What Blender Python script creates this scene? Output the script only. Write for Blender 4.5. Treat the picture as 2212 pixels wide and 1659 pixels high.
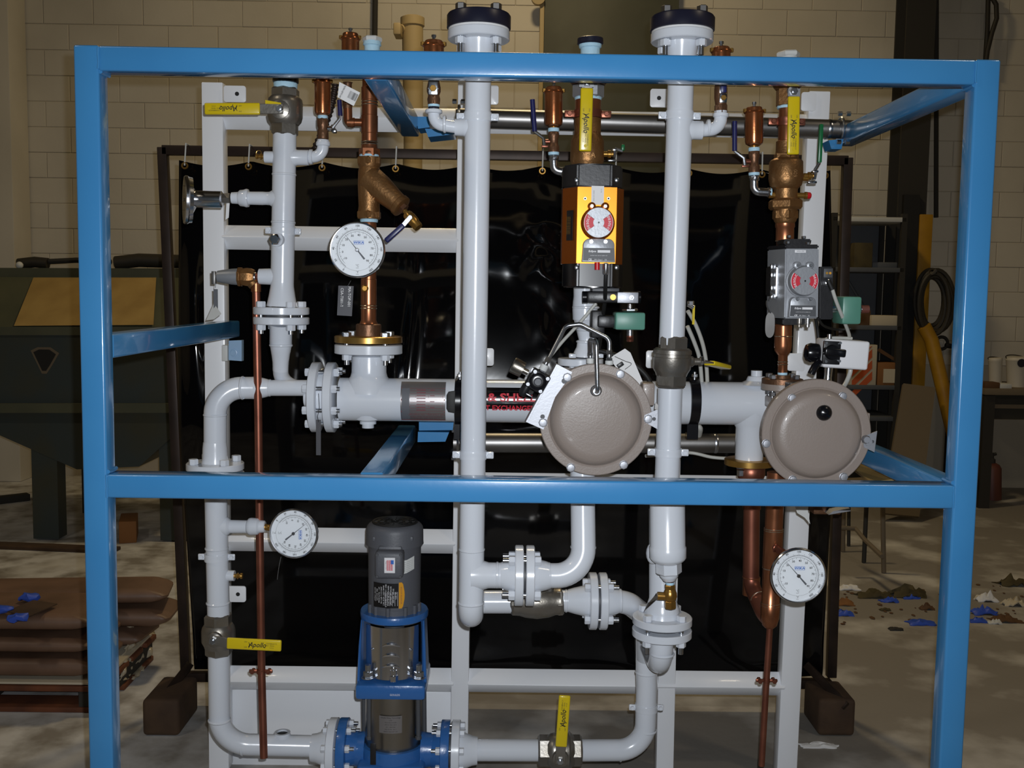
import bpy, bmesh, math, random
from mathutils import Vector as V, Matrix as M, noise as NZ
random.seed(11)
SC = bpy.context.scene
COL = SC.collection
for _o in list(bpy.data.objects): bpy.data.objects.remove(_o)
R_ = math.radians; PI = math.pi; cos = math.cos; sin = math.sin

# ---------------------------------------------------------------- camera
FX, HC, PW, PH = 2240.0, 1.58, 2212.0, 1659.0
_p, _y, _r = R_(5.057), R_(-0.429), R_(0.825)
_B = M(((1,0,0),(0,0,-1),(0,1,0)))
_Ry = M(((cos(_y),sin(_y),0),(-sin(_y),cos(_y),0),(0,0,1)))
_Rp = M(((1,0,0),(0,cos(_p),-sin(_p)),(0,sin(_p),cos(_p))))
_Rr = M(((cos(_r),-sin(_r),0),(sin(_r),cos(_r),0),(0,0,1)))
W2C = _Rr @ _Rp @ _B @ _Ry            # world -> (right, down, forward)
CAMP = V((0,0,HC))
cd = bpy.data.cameras.new('camera'); cam = bpy.data.objects.new('camera', cd); COL.objects.link(cam)
cd.sensor_width = 36.0; cd.lens = 36.0*FX/PW; cd.clip_start = .05; cd.clip_end = 60
_Rc = M((W2C[0], -W2C[1], -W2C[2])).transposed()
cam.matrix_world = M.Translation(CAMP) @ _Rc.to_4x4()
SC.camera = cam

# ---------------------------------------------------------------- light
w = bpy.data.worlds.new('World'); SC.world = w; w.use_nodes = True
w.node_tree.nodes['Background'].inputs[0].default_value = (.50,.42,.28,1)
w.node_tree.nodes['Background'].inputs[1].default_value = .010
def lamp(name, kind, loc, power, color, size=.1, rot=None, **k):
    l = bpy.data.lights.new(name, kind); l.energy = power; l.color = color
    if kind == 'AREA': l.size = size
    else: l.shadow_soft_size = size
    for a, b in k.items(): setattr(l, a, b)
    o = bpy.data.objects.new(name, l); COL.objects.link(o); o.location = loc
    if rot: o.rotation_euler = rot
    return o
# the camera's own flash: a small tube up and to the right of the lens
fl = lamp('camera_flash', 'SPOT', (0,0,0), 180, (.91,.95,1.0), .007, spot_size=R_(106), spot_blend=1.0)
fl.matrix_world = M.Translation(CAMP + _Rc @ V((.020,.033,-.02))) @ _Rc.to_4x4()
# high-bay lamps of the workshop
for x, y, p, c_ in ((.1,6.1,66,(1.0,.77,.43)),(-3.4,1.0,28,(1.0,.86,.66)),(3.4,1.0,24,(1.0,.84,.62))):
    lamp('bay_lamp', 'AREA', (x,y,5.6), p, c_, .5, shape='DISK')
SC.view_settings.view_transform = 'Standard'; SC.view_settings.look = 'None'
SC.view_settings.exposure = 0.0; SC.view_settings.gamma = 1.0; SC.view_settings.use_curve_mapping = False

# ---------------------------------------------------------------- pixel -> place
def P(px, py, Y):
    """the world point at distance Y (metres along the room) seen at photo pixel px,py"""
    d = W2C.transposed() @ V(((px-PW/2)/FX, (py-PH/2)/FX, 1.0))
    return CAMP + d*(Y/d.y)
def S(px, py, Y): return (P(px+1,py,Y)-P(px,py,Y)).length
X_ = V((1,0,0)); Y_ = V((0,1,0)); Z_ = V((0,0,1))

# ---------------------------------------------------------------- materials
def lin(c):
    f = lambda v: v/12.92 if v <= .04045 else ((v+.055)/1.055)**2.4
    return tuple(f(v/255.0) for v in c) + (1.0,)
def mat(name, rgb, rough=.5, metal=0., noise=None, bump=None, coat=0., spec=.5, rnoise=None, emit=0):
    """noise=(scale, second rgb, low, high[, detail]); bump=(scale, strength[, detail]); rgb are base colours 0..255"""
    m = bpy.data.materials.new(name); m.use_nodes = True
    nt = m.node_tree; N = nt.nodes; L = nt.links; b = N['Principled BSDF']
    b.inputs['Base Color'].default_value = lin(rgb); b.inputs['Roughness'].default_value = rough
    b.inputs['Metallic'].default_value = metal; b.inputs['Coat Weight'].default_value = coat
    b.inputs['Coat Roughness'].default_value = .06
    b.inputs['Specular IOR Level'].default_value = spec
    tc = N.new('ShaderNodeTexCoord')
    def nz(s, d):
        n = N.new('ShaderNodeTexNoise'); n.inputs['Scale'].default_value = s; n.inputs['Detail'].default_value = d
        L.new(tc.outputs['Object'], n.inputs['Vector']); return n
    if noise:
        n = nz(noise[0], noise[4] if len(noise) > 4 else 4)
        r = N.new('ShaderNodeMapRange'); r.inputs[1].default_value = noise[2]; r.inputs[2].default_value = noise[3]
        mx = N.new('ShaderNodeMix'); mx.data_type = 'RGBA'
        mx.inputs[6].default_value = lin(rgb); mx.inputs[7].default_value = lin(noise[1])
        L.new(n.outputs[0], r.inputs[0]); L.new(r.outputs[0], mx.inputs[0]); L.new(mx.outputs[2], b.inputs['Base Color'])
    if rnoise:
        n = nz(rnoise[0], 3); r = N.new('ShaderNodeMapRange')
        r.inputs[3].default_value = rnoise[1]; r.inputs[4].default_value = rnoise[2]
        L.new(n.outputs[0], r.inputs[0]); L.new(r.outputs[0], b.inputs['Roughness'])
    if bump:
        n = nz(bump[0], bump[2] if len(bump) > 2 else 3); bp = N.new('ShaderNodeBump')
        bp.inputs['Strength'].default_value = bump[1]; bp.inputs['Distance'].default_value = .004
        L.new(n.outputs[0], bp.inputs['Height']); L.new(bp.outputs[0], b.inputs['Normal'])
    return m
def glass(name):
    m = bpy.data.materials.new(name); m.use_nodes = True; nt = m.node_tree; N = nt.nodes; L = nt.links
    N.remove(N['Principled BSDF']); o = N['Material Output']
    t = N.new('ShaderNodeBsdfTransparent'); g = N.new('ShaderNodeBsdfGlossy'); g.inputs['Roughness'].default_value = .02
    f = N.new('ShaderNodeFresnel'); f.inputs['IOR'].default_value = 1.45; x = N.new('ShaderNodeMixShader')
    L.new(f.outputs[0], x.inputs[0]); L.new(t.outputs[0], x.inputs[1]); L.new(g.outputs[0], x.inputs[2]); L.new(x.outputs[0], o.inputs[0])
    return m
MT = dict(
 blue=mat('blue_paint', (66,137,192), .24, noise=(3,(60,130,186),.35,.65), bump=(60,.03), coat=.5),
 pumpblue=mat('pump_blue_enamel', (46,98,162), .3, bump=(120,.12), coat=.3),
 white=mat('white_enamel', (213,218,226), .22, bump=(45,.035), coat=.5),
 whiter=mat('white_rack_paint', (242,245,250), .34, bump=(70,.03), coat=.15),
 dullwhite=mat('dull_white', (205,207,205), .6),
 copper=mat('copper', (178,116,82), .3, .86, noise=(9,(148,94,64),.35,.7), rnoise=(14,.2,.42)),
 oldcopper=mat('handled_copper', (158,100,80), .4, .86, noise=(12,(136,84,68),.4,.65)),
 solder=mat('solder', (205,190,170), .3, 1.),
 bronze=mat('cast_bronze', (150,112,72), .44, .8, noise=(30,(138,98,58),.35,.7), bump=(160,.25)),
 vent=mat('lacquered_bronze', (166,104,66), .24, .8, noise=(12,(150,88,50),.4,.7), bump=(70,.06)),
 dkbronze=mat('dark_bronze', (118,86,64), .44, .75, bump=(150,.2)),
 brass=mat('brass', (186,146,78), .3, .85, noise=(18,(176,130,60),.4,.7)),
 nickel=mat('nickel_plate', (150,146,140), .36, .85, noise=(16,(140,134,124),.4,.7), bump=(110,.1)),
 steel=mat('zinc_steel', (190,194,200), .28, 1., bump=(120,.08)),
 dullsteel=mat('mill_steel', (150,148,146), .42, 1., noise=(5,(124,122,120),.35,.7), bump=(30,.03)),
 chrome=mat('chrome', (225,227,232), .2, 1.),
 inox=mat('brushed_stainless', (176,170,160), .34, 1., noise=(4,(150,144,134),.3,.7), bump=(90,.05)),
 black=mat('black_plastic', (24,24,27), .38, bump=(120,.06)),
 gloss=mat('gloss_black', (16,16,20), .22),
 navy=mat('navy_plastic', (27,28,44), .35),
 rubber=mat('black_rubber', (18,18,18), .6),
 yellow=mat('yellow_vinyl', (214,188,24), .3, bump=(50,.05), coat=.2),
 ink=mat('print_ink', (26,26,28), .6),
 inkgrey=mat('grey_ink', (96,98,104), .6),
 inkblue=mat('blue_ink', (44,104,190), .6),
 inkred=mat('red_ink', (202,30,52), .5),
 inkwhite=mat('white_ink', (225,225,228), .6),
 paper=mat('paper', (226,226,226), .8),
 dial=mat('dial_white', (232,236,240), .6),
 lens=glass('gauge_glass'),
 tan=mat('taupe_enamel', (143,131,123), .40, bump=(260,.10), coat=.15),
 gold=mat('gold_anodised', (228,146,18), .36, .5, noise=(6,(218,134,14),.3,.7)),
 amber=mat('amber_anodised', (148,76,14), .32, .7),
 grey=mat('grey_alloy', (150,153,158), .42, .45, bump=(160,.06)),
 dkgrey=mat('dark_grey_print', (72,74,78), .5),
 alu=mat('bare_aluminium', (172,174,180), .5, .85, bump=(200,.06)),
 solenoid=mat('green_enamel', (92,146,128), .4, noise=(9,(82,134,118),.4,.7)),
 motor=mat('motor_grey', (84,86,92), .5, bump=(170,.1)),
 tape=mat('thread_tape', (178,216,236), .6, bump=(140,.3)),
 green=mat('green_vinyl', (20,100,56), .35),
 navyvinyl=mat('blue_vinyl', (28,32,84), .35),
 hose=mat('grey_tubing', (186,186,180), .4),
 red=mat('red_plastic', (186,20,30), .35),
 label=mat('foil_label', (150,146,146), .36, .7, noise=(14,(150,146,146),.4,.6)),
 burg=mat('burgundy_print', (126,72,78), .45),
 film=mat('black_film', (14,12,14), .16, coat=.6),
 plate=mat('black_nameplate', (20,20,22), .35),
 orange=mat('orange_label', (214,150,30), .5),
 wall=mat('wall_paint', (212,206,192), .7, noise=(.9,(188,182,168),.35,.7), bump=(35,.2)),
 wallmort=mat('painted_mortar', (182,174,158), .8, bump=(35,.3)),
 floor=mat('dusty_concrete', (138,133,126), .75, noise=(2.2,(206,204,200),.50,.70,10), bump=(26,.3,6)),
 dark=mat('dark_paint', (46,44,40), .8),
 ceil=mat('ceiling_grey', (96,90,78), .9),
 curtain=mat('black_vinyl_sheet', (8,8,10), .055, bump=(9,.02,3)),
 rust=mat('dark_steel', (58,46,40), .45, .5, noise=(9,(44,36,32),.4,.7)),
 timber=mat('weathered_timber', (78,58,40), .85, noise=(7,(56,40,28),.35,.7), bump=(40,.5)),
 door=mat('olive_door_paint', (76,78,66), .6, noise=(2,(66,68,56),.4,.6)),
 cast=mat('tan_paint', (180,160,118), .6),
 machine=mat('grey_green_machine', (84,86,66), .6, noise=(3,(68,72,58),.35,.7)),
 machine2=mat('slate_green_machine', (52,62,62), .6, noise=(3,(62,62,46),.4,.7)),
 kraft=mat('kraft_paper', (170,142,84), .7, noise=(5,(154,126,72),.4,.65), bump=(9,.2)),
 kraftbag=mat('brown_sack', (122,94,76), .5, noise=(5,(98,74,58),.35,.7), bump=(16,.4)),
 wrap=mat('clear_wrap', (176,164,140), .2, bump=(20,.6,5), coat=.6),
 pallet=mat('pallet_board', (118,66,36), .8, noise=(8,(84,46,26),.35,.7)),
 bluefilm=mat('blue_scrap', (48,84,190), .5),
 olive=mat('olive_cloth', (80,70,40), .8, noise=(9,(58,50,30),.4,.7)),
 ochre=mat('safety_yellow', (176,132,20), .55, noise=(5,(150,108,18),.35,.7)),
 shelfgrey=mat('shelf_grey', (86,90,96), .6),
 carton=mat('carton', (132,88,46), .8), cartondk=mat('brown_carton', (92,64,38), .8),
 cartonw=mat('pale_carton', (196,186,164), .8), stripe=mat('orange_stripe', (190,86,40), .7),
 bucket=mat('white_bucket', (206,200,186), .5), greywood=mat('grey_board', (110,98,80), .8),
 tagdark=mat('dark_tag_steel', (70,70,74), .5, .4),
 rope=mat('dark_hose', (46,42,34), .6), fire=mat('faded_red', (98,54,44), .5),
)

# ---------------------------------------------------------------- mesh builder
def fr(ax, up=None):
    """3x3 whose z column is ax"""
    z = V(ax).normalized(); u = V(up) if up is not None else (Z_ if abs(z.z) < .9 else Y_)
    x = u.cross(z)
    if x.length < 1e-6: x = X_.copy()
    x.normalize(); y = z.cross(x)
    return M((x,y,z)).transposed()
def T4(c, R3): return M.Translation(c) @ R3.to_4x4()
CF = M((X_, Z_, -Y_)).transposed()       # x right, y up, z towards the camera
CAMX = (V((W2C[0][0],W2C[0][1],0))).normalized()
class MB:
    def __init__(s): s.v=[]; s.f=[]; s.m=[]; s.mi=0; s.flat=False
    def mat(s, i): s.mi = i; return s
    def add(s, vs, fs):
        o = len(s.v); s.v += [V(x) for x in vs]; s.f += [tuple(i+o for i in f) for f in fs]; s.m += [s.mi]*len(fs); return s
    def box(s, c, d, R=None, bev=0., seg=2):
        x,y,z = d[0]/2,d[1]/2,d[2]/2
        vs = [V((a*x,b*y,e*z)) for e in (-1,1) for b in (-1,1) for a in (-1,1)]
        fs = [(0,2,3,1),(4,5,7,6),(0,1,5,4),(2,6,7,3),(0,4,6,2),(1,3,7,5)]
        if bev > 0:
            bm = bmesh.new(); bv = [bm.verts.new(v) for v in vs]; [bm.faces.new([bv[i] for i in f]) for f in fs]
            bmesh.ops.bevel(bm, geom=bm.edges[:], offset=min(bev, .45*min(d)), segments=seg, affect='EDGES', profile=.5)
            bm.verts.index_update(); vs = [v.co.copy() for v in bm.verts]; fs = [[v.index for v in f.verts] for f in bm.faces]; bm.free()
        t = T4(c, R) if R is not None else M.Translation(c)
        return s.add([t @ v for v in vs], fs)
    def hexa(s, p):
        """box from 8 corners: 4 of one end then 4 of the other"""
        return s.add(p, [(3,2,1,0),(4,5,6,7),(0,1,5,4),(1,2,6,5),(2,3,7,6),(3,0,4,7)])
    def lathe(s, a, ax, prof, n=28, rot=0., up=None, cap=True):
        R = fr(ax, up); a = V(a); vs=[]; fs=[]
        for t, r in prof:
            for k in range(n):
                q = rot + 2*PI*k/n; vs.append(a + R @ V((r*cos(q), r*sin(q), t)))
        for i in range(len(prof)-1):
            for k in range(n):
                k2 = (k+1) % n; fs.append((i*n+k, i*n+k2, (i+1)*n+k2, (i+1)*n+k))
        if cap:
            if prof[0][1] > 1e-6: fs.append(tuple(range(n-1,-1,-1)))
            if prof[-1][1] > 1e-6: fs.append(tuple((len(prof)-1)*n+k for k in range(n)))
        return s.add(vs, fs)
    def cyl(s, a, b, r, r2=None, n=20, rot=0., up=None):
        d = V(b)-V(a); return s.lathe(a, d, [(0,r),(d.length, r if r2 is None else r2)], n, rot, up)
    def hexn(s, a, b, r, rot=0., up=None, ch=.12):
        d = V(b)-V(a); l = d.length; c = min(r*ch, l*.3)
        return s.lathe(a, d, [(0,r-c),(c,r),(l-c,r),(l,r-c)], 6, rot, up)
    def tube(s, pts, r, n=14, bend=0., cap=True, seg=7):
        pts = [V(p) for p in pts]
        if bend and len(pts) > 2:
            q = [pts[0]]
            for i in range(1, len(pts)-1):
                a, b, c = pts[i-1], pts[i], pts[i+1]; u = (a-b).normalized(); w_ = (c-b).normalized()
                ang = u.angle(w_)
                if ang > 3.1: q.append(b); continue
                rr = bend[i-1] if isinstance(bend, (list,tuple)) else bend
                t = min(rr/math.tan(ang/2), .49*(a-b).length if i > 1 else .98*(a-b).length, .49*(c-b).length if i < len(pts)-2 else .98*(c-b).length)
                rad = t*math.tan(ang/2); cen = b + (u+w_).normalized()*(rad/sin(ang/2))
                p0 = b+u*t - cen; p1 = b+w_*t - cen; tot = p0.angle(p1); axis = p0.cross(p1)
                if axis.length < 1e-9: q.append(b); continue
                axis.normalize()
                for k in range(seg+1): q.append(cen + M.Rotation(tot*k/seg, 3, axis) @ p0)
            q.append(pts[-1]); pts = q
        rs = r if isinstance(r, (list,tuple)) and len(r) == len(pts) else [r if not isinstance(r,(list,tuple)) else r[0]]*len(pts)
        vs=[]; fs=[]; prev=None
        for i, p in enumerate(pts):
            t = (pts[min(i+1,len(pts)-1)] - pts[max(i-1,0)]).normalized()
            if prev is None:
                x = fr(t).col[0].copy()
            else:
                x = prev - t*prev.dot(t)
                if x.length < 1e-6: x = fr(t).col[0].copy()
                x.normalize()
            prev = x; y = t.cross(x)
            for k in range(n): vs.append(p + x*(rs[i]*cos(2*PI*k/n)) + y*(rs[i]*sin(2*PI*k/n)))
        for i in range(len(pts)-1):
            for k in range(n):
                k2=(k+1)%n; fs.append((i*n+k,i*n+k2,(i+1)*n+k2,(i+1)*n+k))
        if cap: fs += [tuple(range(n-1,-1,-1)), tuple((len(pts)-1)*n+k for k in range(n))]
        return s.add(vs, fs)
    def prism(s, poly, T, d, bev=0.):
        """2-D outline in T's xy, thickness d along T's z (from 0 to d)"""
        n = len(poly)
        vs = [V((x,y,0)) for x,y in poly] + [V((x,y,d)) for x,y in poly]
        fs = [tuple(range(n-1,-1,-1)), tuple(range(n,2*n))] + [(i,(i+1)%n,n+(i+1)%n,n+i) for i in range(n)]
        if bev:
            bm = bmesh.new(); bv=[bm.verts.new(v) for v in vs]; [bm.faces.new([bv[i] for i in f]) for f in fs]
            bmesh.ops.recalc_face_normals(bm, faces=bm.faces[:])
            bmesh.ops.bevel(bm, geom=[e for e in bm.edges if e.verts[0].co.z > d/2 and e.verts[1].co.z > d/2], offset=bev, segments=2, affect='EDGES', profile=.5)
            bm.verts.index_update(); vs=[v.co.copy() for v in bm.verts]; fs=[[v.index for v in f.verts] for f in bm.faces]; bm.free()
        return s.add([T @ v for v in vs], fs)
    def torus(s, c, ax, R, r, n=32, k=8, a0=0., a1=2*PI, up=None):
        F = fr(ax, up); c = V(c); full = abs(a1-a0-2*PI) < 1e-6; m = n if full else n+1; vs=[]; fs=[]
        for i in range(m):
            q = a0+(a1-a0)*i/n; d = F @ V((cos(q),sin(q),0))
            for j in range(k):
                e = 2*PI*j/k; vs.append(c + d*(R+r*cos(e)) + F.col[2]*(r*sin(e)))
        for i in range(n if full else n):
            i2 = (i+1)%m
            for j in range(k): j2=(j+1)%k; fs.append((i*k+j,i2*k+j,i2*k+j2,i*k+j2))
        return s.add(vs, fs)
    def ball(s, c, r, n=14, k=8, sc=(1,1,1)):
        c=V(c); vs=[c+V((0,0,-r*sc[2]))]; fs=[]
        for i in range(1,k):
            e=-PI/2+PI*i/k
            for j in range(n): q=2*PI*j/n; vs.append(c+V((r*sc[0]*cos(e)*cos(q), r*sc[1]*cos(e)*sin(q), r*sc[2]*sin(e))))
        vs.append(c+V((0,0,r*sc[2]))); L=len(vs)-1
        for j in range(n):
            fs.append((0,1+(j+1)%n,1+j)); fs.append((L,L-n+j,L-n+(j+1)%n))
            for i in range(k-2): fs.append((1+i*n+j,1+i*n+(j+1)%n,1+(i+1)*n+(j+1)%n,1+(i+1)*n+j))
        return s.add(vs, fs)
    def text(s, st, size, T, align='CENTER', shear=0., sx=1., fn=None, bold=0.):
        cu = bpy.data.curves.new('t','FONT'); cu.body = st; cu.size = size; cu.align_x = align; cu.align_y = 'CENTER'
        cu.shear = shear; cu.resolution_u = 2; cu.offset = bold
        ob = bpy.data.objects.new('t', cu); me = bpy.data.meshes.new_from_object(ob)
        vs = [V((v.co.x*sx, v.co.y, v.co.z)) for v in me.vertices]
        vs = [fn(v) for v in vs] if fn else [T @ v for v in vs]
        s.add(vs, [tuple(p.vertices) for p in me.polygons])
        bpy.data.meshes.remove(me); bpy.data.objects.remove(ob); bpy.data.curves.remove(cu)
        return s
    def build(s, name, m, parent=None, label=None, smooth=True, ang=38, kind=None):
        mats = m if isinstance(m,(list,tuple)) else [m]
        lo = V((min(v[i] for v in s.v) for i in range(3))); hi = V((max(v[i] for v in s.v) for i in range(3)))
        c = (lo+hi)/2; me = bpy.data.meshes.new(name)
        me.from_pydata([v-c for v in s.v], [], s.f)
        for x in mats: me.materials.append(MT[x] if isinstance(x,str) else x)
        if len(mats) > 1:
            me.polygons.foreach_set('material_index', s.m)
        if smooth:
            me.polygons.foreach_set('use_smooth', [True]*len(me.polygons)); me.set_sharp_from_angle(angle=R_(ang))
        me.update()
        o = bpy.data.objects.new(name, me); COL.objects.link(o); WL[o.name] = c
        if parent is not None:
            o.parent = parent; o.location = c - WL[parent.name]
        else: o.location = c
        if label: o['label'] = label
        if kind: o['kind'] = kind
        return o
WL = {}
def thing(name, label, cat, loc, group=None):
    o = bpy.data.objects.new(name, None); COL.objects.link(o); o.location = loc; WL[o.name] = V(loc); o.empty_display_size = .05
    return tag(o, label, cat, group)
def tag(o, label, cat, group=None):
    o['label'] = label; o['category'] = cat
    if group: o['group'] = group
    return o
def struct(o): o['kind'] = 'structure'; return o

# lathe placed by pixels: axis from A to B, profile (pixel along the axis, radius in pixels)
def pl(mb, A, B, Y, prof, n=28, rot=0., cap=True, up=None):
    YA, YB = Y if isinstance(Y, tuple) else (Y, Y)
    a = P(A[0],A[1],YA); b = P(B[0],B[1],YB); k = 0 if abs(B[0]-A[0]) > abs(B[1]-A[1]) else 1
    s = S(A[0],A[1],YA); d = b-a
    return mb.lathe(a, d, [((t-A[k])/(B[k]-A[k])*d.length, r*s) for t, r in prof], n, rot, up, cap)
def axis(A, B, Y):
    a = P(A[0],A[1],Y); b = P(B[0],B[1],Y); return a, (b-a).normalized()
def onax(A, B, Y, t):
    k = 0 if abs(B[0]-A[0]) > abs(B[1]-A[1]) else 1; q = (t-A[k])/(B[k]-A[k])
    return P(A[0],A[1],Y).lerp(P(B[0],B[1],Y), q)
def bolts(par, c, ax, R, n, ph, t0, t1, s, head='white', stud='steel', ext=.012, h=.6, rev=False, up=None, name='bolt', nut=None):
    """bolts round an axis: heads outside t0, nuts outside t1 (metres along ax from c), stud showing past the nut"""
    F = fr(ax, up); z = F.col[2]
    for k in range(n):
        q = ph + 2*PI*k/n; o = V(c) + F @ V((R*cos(q),R*sin(q),0)); hh = s*h*2
        mb = MB(); mb.hexn(o+z*(t0-hh), o+z*t0, s, up=up); mb.mat(2 if nut else 0); mb.hexn(o+z*t1, o+z*(t1+hh), s, up=up)
        mb.mat(1); mb.cyl(o+z*t0, o+z*t1, s*.52, n=10)
        if rev: mb.cyl(o+z*(t0-hh-ext), o+z*(t0-hh), s*.52, n=10)
        else: mb.cyl(o+z*(t1+hh), o+z*(t1+hh+ext), s*.52, n=10)
        mb.build(name, [head, stud]+([nut] if nut else []), par)
def clamp(par, c, ax, r, side, mat_='white', w=.010, name='pipe_clamp', ear=.016):
    """two-half strut clamp: band round a pipe with a bolted ear each side"""
    F = fr(ax); z = F.col[2]; s = V(side).normalized(); s = (s - z*s.dot(z)).normalized(); t = z.cross(s)
    mb = MB(); mb.lathe(V(c)-z*w, z, [(0,r*1.0),(0,r*1.07),(w*.5,r*1.09),(w,r*1.05),(w*1.5,r*1.09),(2*w,r*1.07),(2*w,r)], 28, cap=False)
    for q in (-1,1):
        e = V(c)+s*q*(r+ear*.55); Rr = M((s,z,t)).transposed()
        mb.box(e, (ear*1.3, w*1.7, .007), Rr, .0025)
    o = mb.build(name, mat_, par)
    for q in (-1,1):
        e = V(c)+s*q*(r+ear*.62); b = MB()
        b.hexn(e-t*.011, e-t*.003, .0062, up=z); b.hexn(e+t*.003, e+t*.011, .0062, up=z); b.build('clamp_bolt', mat_, o)
    return o
# ================================================================ SETTING
def G(px, py):
    """the floor point seen at photo pixel px,py"""
    d = W2C.transposed() @ V(((px-PW/2)/FX, (py-PH/2)/FX, 1.0)); return CAMP + d*(-HC/d.z)
def posmat(key, scale):
    """drive a material's noises by place in the room instead of by object"""
    nt = MT[key].node_tree; g = nt.nodes.new('ShaderNodeNewGeometry')
    for n in nt.nodes:
        if n.type == 'TEX_NOISE': nt.links.new(g.outputs['Position'], n.inputs['Vector'])
posmat('wall',1); posmat('wallmort',1); posmat('floor',1); posmat('door',1)
WY = 8.6
_nt = MT['floor'].node_tree; _N = _nt.nodes; _L = _nt.links
_g = _N.new('ShaderNodeNewGeometry'); _sx = _N.new('ShaderNodeSeparateXYZ'); _L.new(_g.outputs['Position'], _sx.inputs[0])
_mr = _N.new('ShaderNodeMapRange'); _mr.inputs[1].default_value = .4; _mr.inputs[2].default_value = -1.6; _L.new(_sx.outputs[0], _mr.inputs[0])
_nn = _N.new('ShaderNodeTexNoise'); _nn.inputs['Scale'].default_value = 6.0; _nn.inputs['Detail'].default_value = 10; _L.new(_g.outputs['Position'], _nn.inputs[0])
_m2 = _N.new('ShaderNodeMapRange'); _m2.inputs[1].default_value = .36; _m2.inputs[2].default_value = .62; _L.new(_nn.outputs[0], _m2.inputs[0])
_mm = _N.new('ShaderNodeMath'); _mm.operation = 'MULTIPLY'; _L.new(_mr.outputs[0], _mm.inputs[0]); _L.new(_m2.outputs[0], _mm.inputs[1])
_mx = _N.new('ShaderNodeMix'); _mx.data_type = 'RGBA'; _pb = _N['Principled BSDF']; _src = _pb.inputs['Base Color'].links[0].from_socket
_L.new(_mm.outputs[0], _mx.inputs[0]); _L.new(_src, _mx.inputs[6]); _mx.inputs[7].default_value = lin((206,206,206)); _L.new(_mx.outputs[2], _pb.inputs['Base Color'])
fm = MB(); fm.box((0,4.0,-.05),(11.6,10.4,.1)); struct(fm.build('floor','floor'))
cm = MB(); cm.box((0,4.0,5.75),(11.6,10.4,.1)); struct(cm.build('ceiling','ceil'))
for sd, x in (('left',-5.75),('right',5.75)):
    b = MB(); b.box((x,4.0,2.85),(.1,10.4,5.7)); struct(b.build('wall_'+sd,'wall'))
b = MB(); b.box((0,WY+.05,2.85),(11.6,.1,5.7)); wb = struct(b.build('wall_back','wallmort'))
# concrete blocks of the back wall that the photo shows
sw = S(600,200,WY); bw, bh = 106.6*sw, 54.4*sw
o0 = P(363,56,WY); blk = None
def hidden(px, py):
    return (1195 < px < 1445 and py < 330) or (395 < px < 1790 and py > 372) or (py > 592 and px < 420)
for r in range(-3, 15):
    for k in range(-6, 20):
        cx = o0.x + (k+.5)*bw + (0 if r % 2 == 0 else bw/2); cz = o0.z - (r+.5)*bh
        v = W2C @ (V((cx,WY,cz))-CAMP); px, py = PW/2+FX*v.x/v.z, PH/2+FX*v.y/v.z
        if not (-60 < px < 2270 and -40 < py < 792) or hidden(px, py): continue
        if blk is None:
            b = MB(); b.box((cx,WY+.02,cz),(bw-.005,.05,bh-.005),None,.003,1); q = blk = b.build('concrete_block','wall',wb,smooth=False)
        else:
            q = blk.copy(); COL.objects.link(q)
        q.location = V((cx+random.uniform(-.001,.001),WY+.02+random.uniform(-.002,.002),cz)) - WL[wb.name]
# pilaster, sliding door
b2 = MB(); x1 = P(27,300,8.3).x; b2.box((x1-.25,8.43,2.84),(.5,.3,5.68),None,.01); struct(b2.build('trim_1','wall'))
xa, xb = P(1174,150,8.45).x, P(1464,150,8.45).x; zb = .02
b = MB(); b.box(((xa+xb)/2,8.50,2.4),(xb-xa,.05,4.76),None,.004)
dr = struct(b.build('door_1','door'))
b = MB(); b.box((xa-.018,8.49,2.4),(.034,.07,4.76),None,.004); b.build('edge_strip','cast',dr)
b = MB(); b.cyl(P(1163,-6,8.42),P(1163,-6,8.42)+Y_*.05,15*S(1118,0,8.4),n=24); b.build('door_roller','cast',dr)

# conduits on the back wall
def conduit(x0, y0, x1_, y1_, Y, rpx, m, label):
    b = MB(); b.tube([P(x0,y0,Y),P(x1_,y1_,Y)], rpx*S(x0,y0,Y), 12); return tag(b.build('conduit_pipe',m), label, 'pipe')
conduit(811,-30,806,330,8.55,6,'dark','thin dark conduit running up the block wall above the white hex plug')
conduit(2023,-30,2022,470,8.5,5,'dark','thin dark conduit on the block wall right of the steel column')
b = MB(); pts=[P(2135,-20,8.5),P(2133,60,8.5),P(2128,140,8.5),P(2124,200,8.5)]; b.tube(pts,5*S(2130,60,8.5),10)
b.tube([P(2140,-10,8.48),P(2152,10,8.48),P(2153,40,8.48),P(2143,70,8.48),P(2133,110,8.48),P(2129,140,8.48)],5*S(2130,60,8.5),10)
tag(b.build('hanging_cable','rope'),'dark cable looped on the block wall above the right blue post','cable')
# tan capped stack pipe
t = thing('stack_pipe','tan capped stack pipe with a side nozzle in front of the block wall','pipe',(P(890,200,7.9).x,7.9,0))
b = MB(); pl(b,(891,36),(893,330),7.9,[(36,20),(39,26),(56,26),(58,23),(330,21)],24); q=b.build('pipe','cast',t)
b = MB(); pl(b,(891,330),(893,640),7.9,[(330,21),(640,21)],24); b.tube([P(893,640,7.9),V((P(893,640,7.9).x,7.9,.0))],21*S(893,640,7.9),20); b.build('lower_pipe','cast',t)
b = MB(); b.box(P(860,67,7.8),(16*S(860,67,7.8),.16,25*S(860,67,7.8)),None,.01); b.tube([P(866,62,7.85),P(880,58,7.9)],.03,10); b.build('nozzle','cast',t)

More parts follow.
